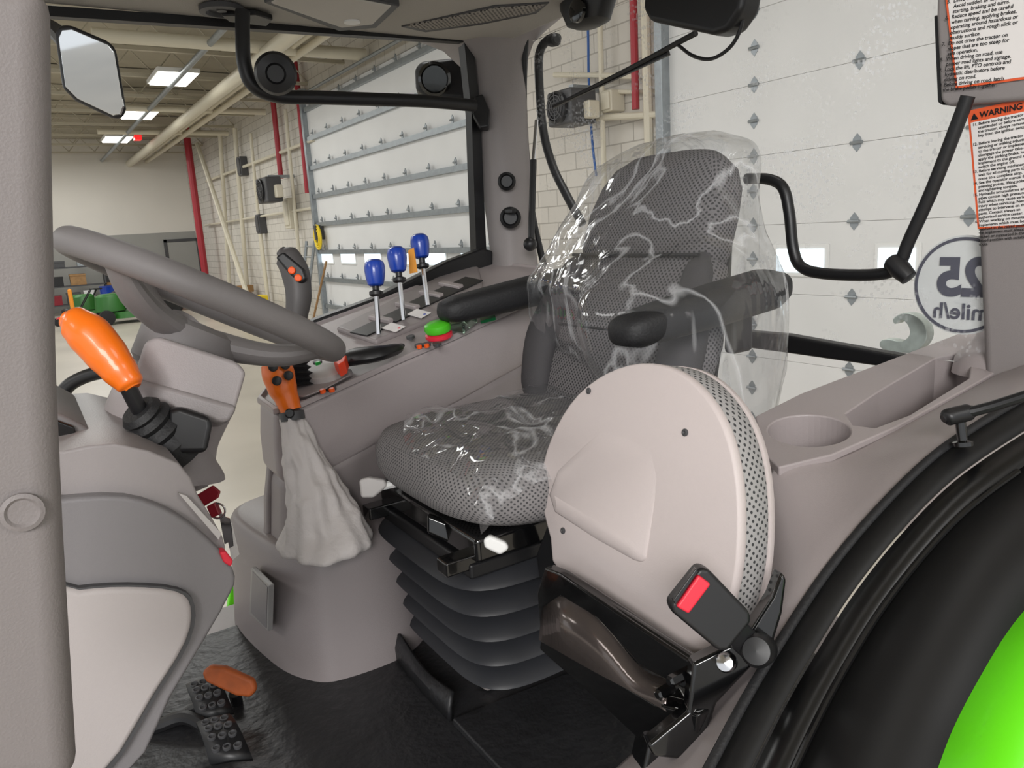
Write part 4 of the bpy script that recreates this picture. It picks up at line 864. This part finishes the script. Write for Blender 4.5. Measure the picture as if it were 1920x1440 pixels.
for i in range(NX-1):
    for j in range(NY-1): bm.faces.new((g[i][j], g[i+1][j], g[i+1][j+1], g[i][j+1]))
mk('cushion_film', bm, m_film, pc, sharp=180)

# ================================================================== PASSENGER SEAT
pn = V((-.975, 0, .22)).normalized(); pp = V((.685, .86, 1.38))
fo = smooth2([(1018, 940), (1020, 870), (1045, 800), (1085, 740), (1140, 699), (1200, 681), (1262, 690), (1312, 725), (1352, 780), (1377, 850), (1389, 940), (1387, 1050), (1372, 1130), (1346, 1200), (1312, 1245), (1180, 1160), (1052, 1075), (1034, 1010)])
face = [onp(x, y, pp, pn) for x, y in fo]
fc = sum(face, V((0, 0, 0)))/len(face)
t = thing('folding_seat', 'folded instructor seat with pale rounded shell on black bracket', 'seat', (.72, .8, 1.2))
sc = lambda s, off: [fc+(p-fc)*s-pn*off for p in face]
mk('front_shell', loft(B(), [sc(.975, -.004), sc(.99, -.003), sc(1.0, .003), sc(1.0, .010), sc(.98, .016)]), m_shell, t, sharp=60)
mk('seat_pad', loft(B(), [sc(.955, .008), sc(.985, .014), sc(.998, .033), sc(.996, .056), sc(.97, .064)]), m_fabP, t, sharp=60)
mk('rear_shell', loft(B(), [sc(.975, .060), sc(1.0, .062), sc(1.0, .070), sc(.97, .075)]), m_shell, t, sharp=60)
em = [(1026, 928), (1042, 880), (1128, 796), (1178, 806), (1236, 834), (1246, 890), (1218, 1074), (1120, 1018), (1038, 964)]
base = [onp(x, y, pp+pn*.002, pn) for x, y in em]; ec = sum(base, V((0, 0, 0)))/len(base)
ups = [ec+(p-ec)*.74+pn*(.004+.014*max(0, min(1, (1.64-p.z)/.14))) for p in base]
mk('emboss', loft(B(), [base, ups]), m_shell, t, .022, 6)
for x, y in ((1105, 733), (1286, 811), (1057, 995)):
    c = onp(x, y, pp+pn*.003, pn); mk('screw', lathe(B(), [(.0055, 0), (.0055, .003), (.003, .004), (0, .002)], c, pn, 14), m_dgrey, t)
bk = thing('seat_bracket', 'gloss black steel bracket holding the folded instructor seat', 'bracket', (.72, .8, FZ))
BX = .635
mk('side_plate', prism(B(), pl([(1300, 1244), (1400, 1195), (1448, 1120), (1466, 1072), (1476, 1086), (1468, 1150), (1450, 1210), (1400, 1262), (1345, 1320), (1308, 1430), (1225, 1420), (1214, 1398), (1290, 1335)], lambda x, y: P(x, y, .93)), FW*.03), m_gloss, bk, .005)
mk('front_plate', prism(B(), pl([(1006, 1112), (1020, 1064), (1050, 1076), (1305, 1248), (1296, 1300), (1200, 1250), (1120, 1160), (1050, 1118), (1018, 1140), (1018, 1200), (1014, 1206)], lambda x, y: QX(x, y, BX)), V((.02, 0, 0))), m_gloss, bk, .005)
pa = [QX(x, y, BX+.004) for x, y in ((1018, 1140), (1050, 1118), (1120, 1160), (1200, 1250), (1250, 1275))]
pb = [QX(x, y, BX-.025) for x, y in ((1012, 1200), (1060, 1228), (1120, 1262), (1190, 1300), (1250, 1335))]
mk('sloping_plate', strip(B(), [pa, pb], 30), M('plate_reflection_grey', (96, 88, 85), .14, metal=.6, var=.15, vscale=12), bk, solid=.004)  # brownish grey paints the reflection on this glossy plate into its colour
mk('lower_flange', prism(B(), pl([(1012, 1198), (1120, 1256), (1225, 1318), (1310, 1340), (1300, 1432), (1222, 1412), (1120, 1316), (1010, 1218)], lambda x, y: QX(x, y, BX-.025)), V((.03, 0, 0))), m_gloss, bk, .005)
mk('hinge_bar', tube(B(), [QX(1056, 1083, BX+.01), QX(1180, 1163, BX+.01), QX(1300, 1243, BX+.01)], .010, 12, 2), m_gloss, bk)
mk('rear_stay', prism(B(), pl([(1004, 1040), (1024, 985), (1036, 990), (1046, 1075), (1010, 1090)], lambda x, y: QX(x, y, .72)), V((.03, 0, 0))), m_black, bk, .006)
for x, y in ((1262, 1275), (1240, 1300)):
    c = QX(x, y, BX-.02); mk('bolt', lathe(B(), [(.008, -.02), (.008, .005), (.005, .008), (0, .008)], c, -X_, 6), m_gloss, bk)
for x, y, r, m, d, n_ in ((1361, 1242, .012, m_chrome, .915, 'pivot_bolt'), (1420, 1220, .020, m_black, .90, 'pivot_knob')):
    c = P(x, y, d); mk(n_, lathe(B(), [(r, -.04), (r, .004), (r*.8, .012), (0, .014)], c, (toward(c)+V((-.2, 0, 0))).normalized(), 24), m, bk)
mk('support_post', prism(B(), pl([(1216, 1395), (1300, 1330), (1320, 1440), (1260, 1470), (1200, 1470)], lambda x, y: P(x, y, .98)), FW*.08), m_gloss, bk, .006)
t = thing('belt_buckle', 'black seat belt buckle with a red release button', 'buckle', P(1340, 1150, .89))
q = [P(x, y, .87) for x, y in ((1312, 1064), (1330, 1068), (1408, 1150), (1410, 1168), (1366, 1222), (1348, 1222), (1262, 1150), (1256, 1134))]
mk('body', prism(B(), q, FW*.03), m_black, t, .006)
mk('release_button', prism(B(), pl([(1268, 1138), (1310, 1078), (1334, 1096), (1292, 1152)], lambda x, y: P(x, y, .864)), FW*.012), m_red, t, .003)
mk('latch_slot', prism(B(), pl([(1262, 1126), (1305, 1066), (1310, 1072), (1267, 1134)], lambda x, y: P(x, y, .866)), FW*.01), m_gloss, t, .001)
mk('stalk', tube(B(), [P(1375, 1180, .90), P(1400, 1205, .91), P(1420, 1222, .92)], .017, 12, flat=.5, fdir=FW), m_black, t)

# ================================================================== STORAGE CONSOLE + FENDER
sc_ = thing('storage_console', 'mauve grey moulded left side console with cup holder and tray', 'console', (1.1, .8, FZ))
tp = [(1416, 780), (1432, 850), (1460, 876), (1560, 852), (1680, 800), (1800, 735), (1950, 650), (1950, 600), (1805, 622), (1640, 685), (1500, 738)]
body = mk('body', prism(B(), pl(tp, SPt), -SN*.22), m_mauve, sc_)
def cutter(bm):
    bmesh.ops.recalc_face_normals(bm, faces=bm.faces)
    me = bpy.data.meshes.new('c'); bm.to_mesh(me); bm.free(); o = bpy.data.objects.new('c', me); COL.objects.link(o); return o
cupc = SPt(1516, 806); cr_ = 72/F*dep(cupc)
c1 = cutter(lathe(B(), [(cr_*.92, -.12), (cr_, -.005), (cr_*1.02, .02)], cupc, SN, 40))
c2 = cutter(prism(B(), pl([(1586, 756), (1650, 714), (1755, 654), (1798, 645), (1822, 652), (1818, 690), (1705, 758), (1640, 782), (1600, 777)], lambda x, y: SPt(x, y, .02)), -SN*.13))
bpy.context.view_layer.update()
for c in (c1, c2):
    md = body.modifiers.new('bo', 'BOOLEAN'); md.operation = 'DIFFERENCE'; md.object = c; md.solver = 'EXACT'
dg = bpy.context.evaluated_depsgraph_get(); me2 = bpy.data.meshes.new_from_object(body.evaluated_get(dg), depsgraph=dg)
body.modifiers.clear(); body.data = me2
for c in (c1, c2): bpy.data.objects.remove(c)
md = body.modifiers.new('b', 'BEVEL'); md.width = .008; md.segments = 4; md.limit_method = 'ANGLE'; md.angle_limit = math.radians(40); md.harden_normals = True
rings = []
fcn = SPt(1904, 672)
for h, w in ((-.03, .120), (.0, .116), (.010, .110), (.018, .100), (.028, .090), (.042, .082), (.06, .078)):
    rings.append(sup(fcn.x+.03, fcn.y, fcn.z+h, w, w*.9, 3.0, 40))
mk('pillar_collar', loft(B(), rings), m_mauve, sc_, sharp=80)
Rc = [P(1130, 1460, 1.05), P(1290, 1300, 1.12), P(1400, 1080, 1.2), SPt(1440, 872, -.012), SPt(1560, 856, -.012), SPt(1680, 803, -.012), SPt(1800, 738, -.012), SPt(1950, 655, -.012)]
Rm = [P(1230, 1460, .95), P(1350, 1290, 1.0), P(1440, 1120, 1.06), P(1500, 1000, 1.1), P(1590, 930, 1.12), P(1690, 850, 1.15), P(1810, 775, 1.18), P(1950, 695, 1.22)]
Sc = [(1320, 1460, .84), (1400, 1310, .90), (1470, 1195, .95), (1550, 1075, 1.0), (1640, 965, 1.04), (1740, 865, 1.08), (1830, 800, 1.11), (1950, 728, 1.15)]
Scp = [P(*p) for p in Sc]
mk('side_wall', strip(B(), [Rc, Rm, Scp], 60), m_mauve, sc_, sub=1, solid=.006)
fd = thing('tractor_fender', 'black and lime green left rear fender in the foreground', 'fender', P(1700, 1300, .85))
mk('seal', tube(B(), Scp, .007, 12), m_rub, fd)
# one flat sheet in three bands between the seal and the green skin, with thin ridges
def band(a, c, f, lift=0):
    N = 40; o = []
    def rs(cv):
        q = cat(cv, 10); m = len(q)-1; r = []
        for i in range(N):
            g = i/(N-1)*m; j = min(int(g), m-1); r.append(q[j].lerp(q[j+1], g-j))
        return r
    A, Cc = rs(a), rs(c)
    return [p.lerp(q, f)-FW*lift for p, q in zip(A, Cc)]
S3 = [P(x, y, d) for x, y, d in ((1745, 1480, .745), (1786, 1370, .785), (1838, 1270, .82), (1895, 1178, .855), (1965, 1095, .89))]
S4 = [P(x, y, d) for x, y, d in ((2100, 1600, .66), (2120, 1500, .69), (2140, 1400, .72), (2160, 1300, .75), (2200, 1200, .78))]
def bstrip(f0, f1, l0=0, l1=0): return strip(B(), [band(Scp, S3, f0+(f1-f0)*t, l0+(l1-l0)*t) for t in (0, .5, 1)], 50)
mk('inner_panel', bstrip(0, .20), m_fend, fd, solid=.003)
mk('step_panel', bstrip(.205, .38, .006, .006), m_fgloss, fd, solid=.003)
mk('ridge', tube(B(), band(Scp, S3, .385, .006)[::4], .004, 8), m_fgloss, fd)
mk('outer_panel', bstrip(.39, 1.0), m_fend, fd, solid=.003)
mk('green_panel', strip(B(), [S3, S4], 50), m_green, fd, solid=.003)
t = thing('door_strut', 'black gas strut with ball joint above the left fender', 'strut', P(1800, 835, 1.08))
mk('rod', tube(B(), [P(1800, 777, 1.06), P(1860, 762, 1.04), P(1960, 730, 1.0)], .0075, 10, 2), m_black, t)
mk('socket', tube(B(), [P(1768, 786, 1.06), P(1778, 782, 1.06), P(1812, 774, 1.06), P(1826, 770, 1.06)], [.006, .0125, .0125, .008], 14, 4), m_black, t)
mk('ball_stud', lathe(B(), [(.014, 0), (.014, .006), (.007, .008), (.007, .035), (.01, .037), (.01, .045)], P(1806, 836, 1.07), P(1800, 785, 1.07)-P(1806, 836, 1.07), 16), m_gloss, t)

# ================================================================== LIGHT
w = bpy.data.worlds.new('world'); S.world = w; w.use_nodes = True
bg = w.node_tree.nodes['Background']; bg.inputs[0].default_value = (.95, .975, 1, 1); bg.inputs[1].default_value = .92
def area(name, loc, e, sx, sy, aim=None, col=(1, .985, .97)):
    l = bpy.data.lights.new(name, 'AREA'); l.shape = 'RECTANGLE'; l.size = sx; l.size_y = sy; l.energy = e; l.color = col
    o = bpy.data.objects.new(name, l); COL.objects.link(o); o.location = loc
    if aim: o.rotation_euler = (V(aim)-V(loc)).to_track_quat('-Z', 'Y').to_euler()
for x in (-5, 1.5):
    for y in (-4, 2, 8, 14, 20, 26): area('ceiling_lamp', (x, y, 5.0), 95 if y < 12 else 140, 1.6, 2.6)
area('cab_fill', (-2.4, -3.0, 3.6), 195, 2.0, 1.4, (.9, 1.3, 1.4))  # added fill light brightening the cab interior, not a workshop fixture
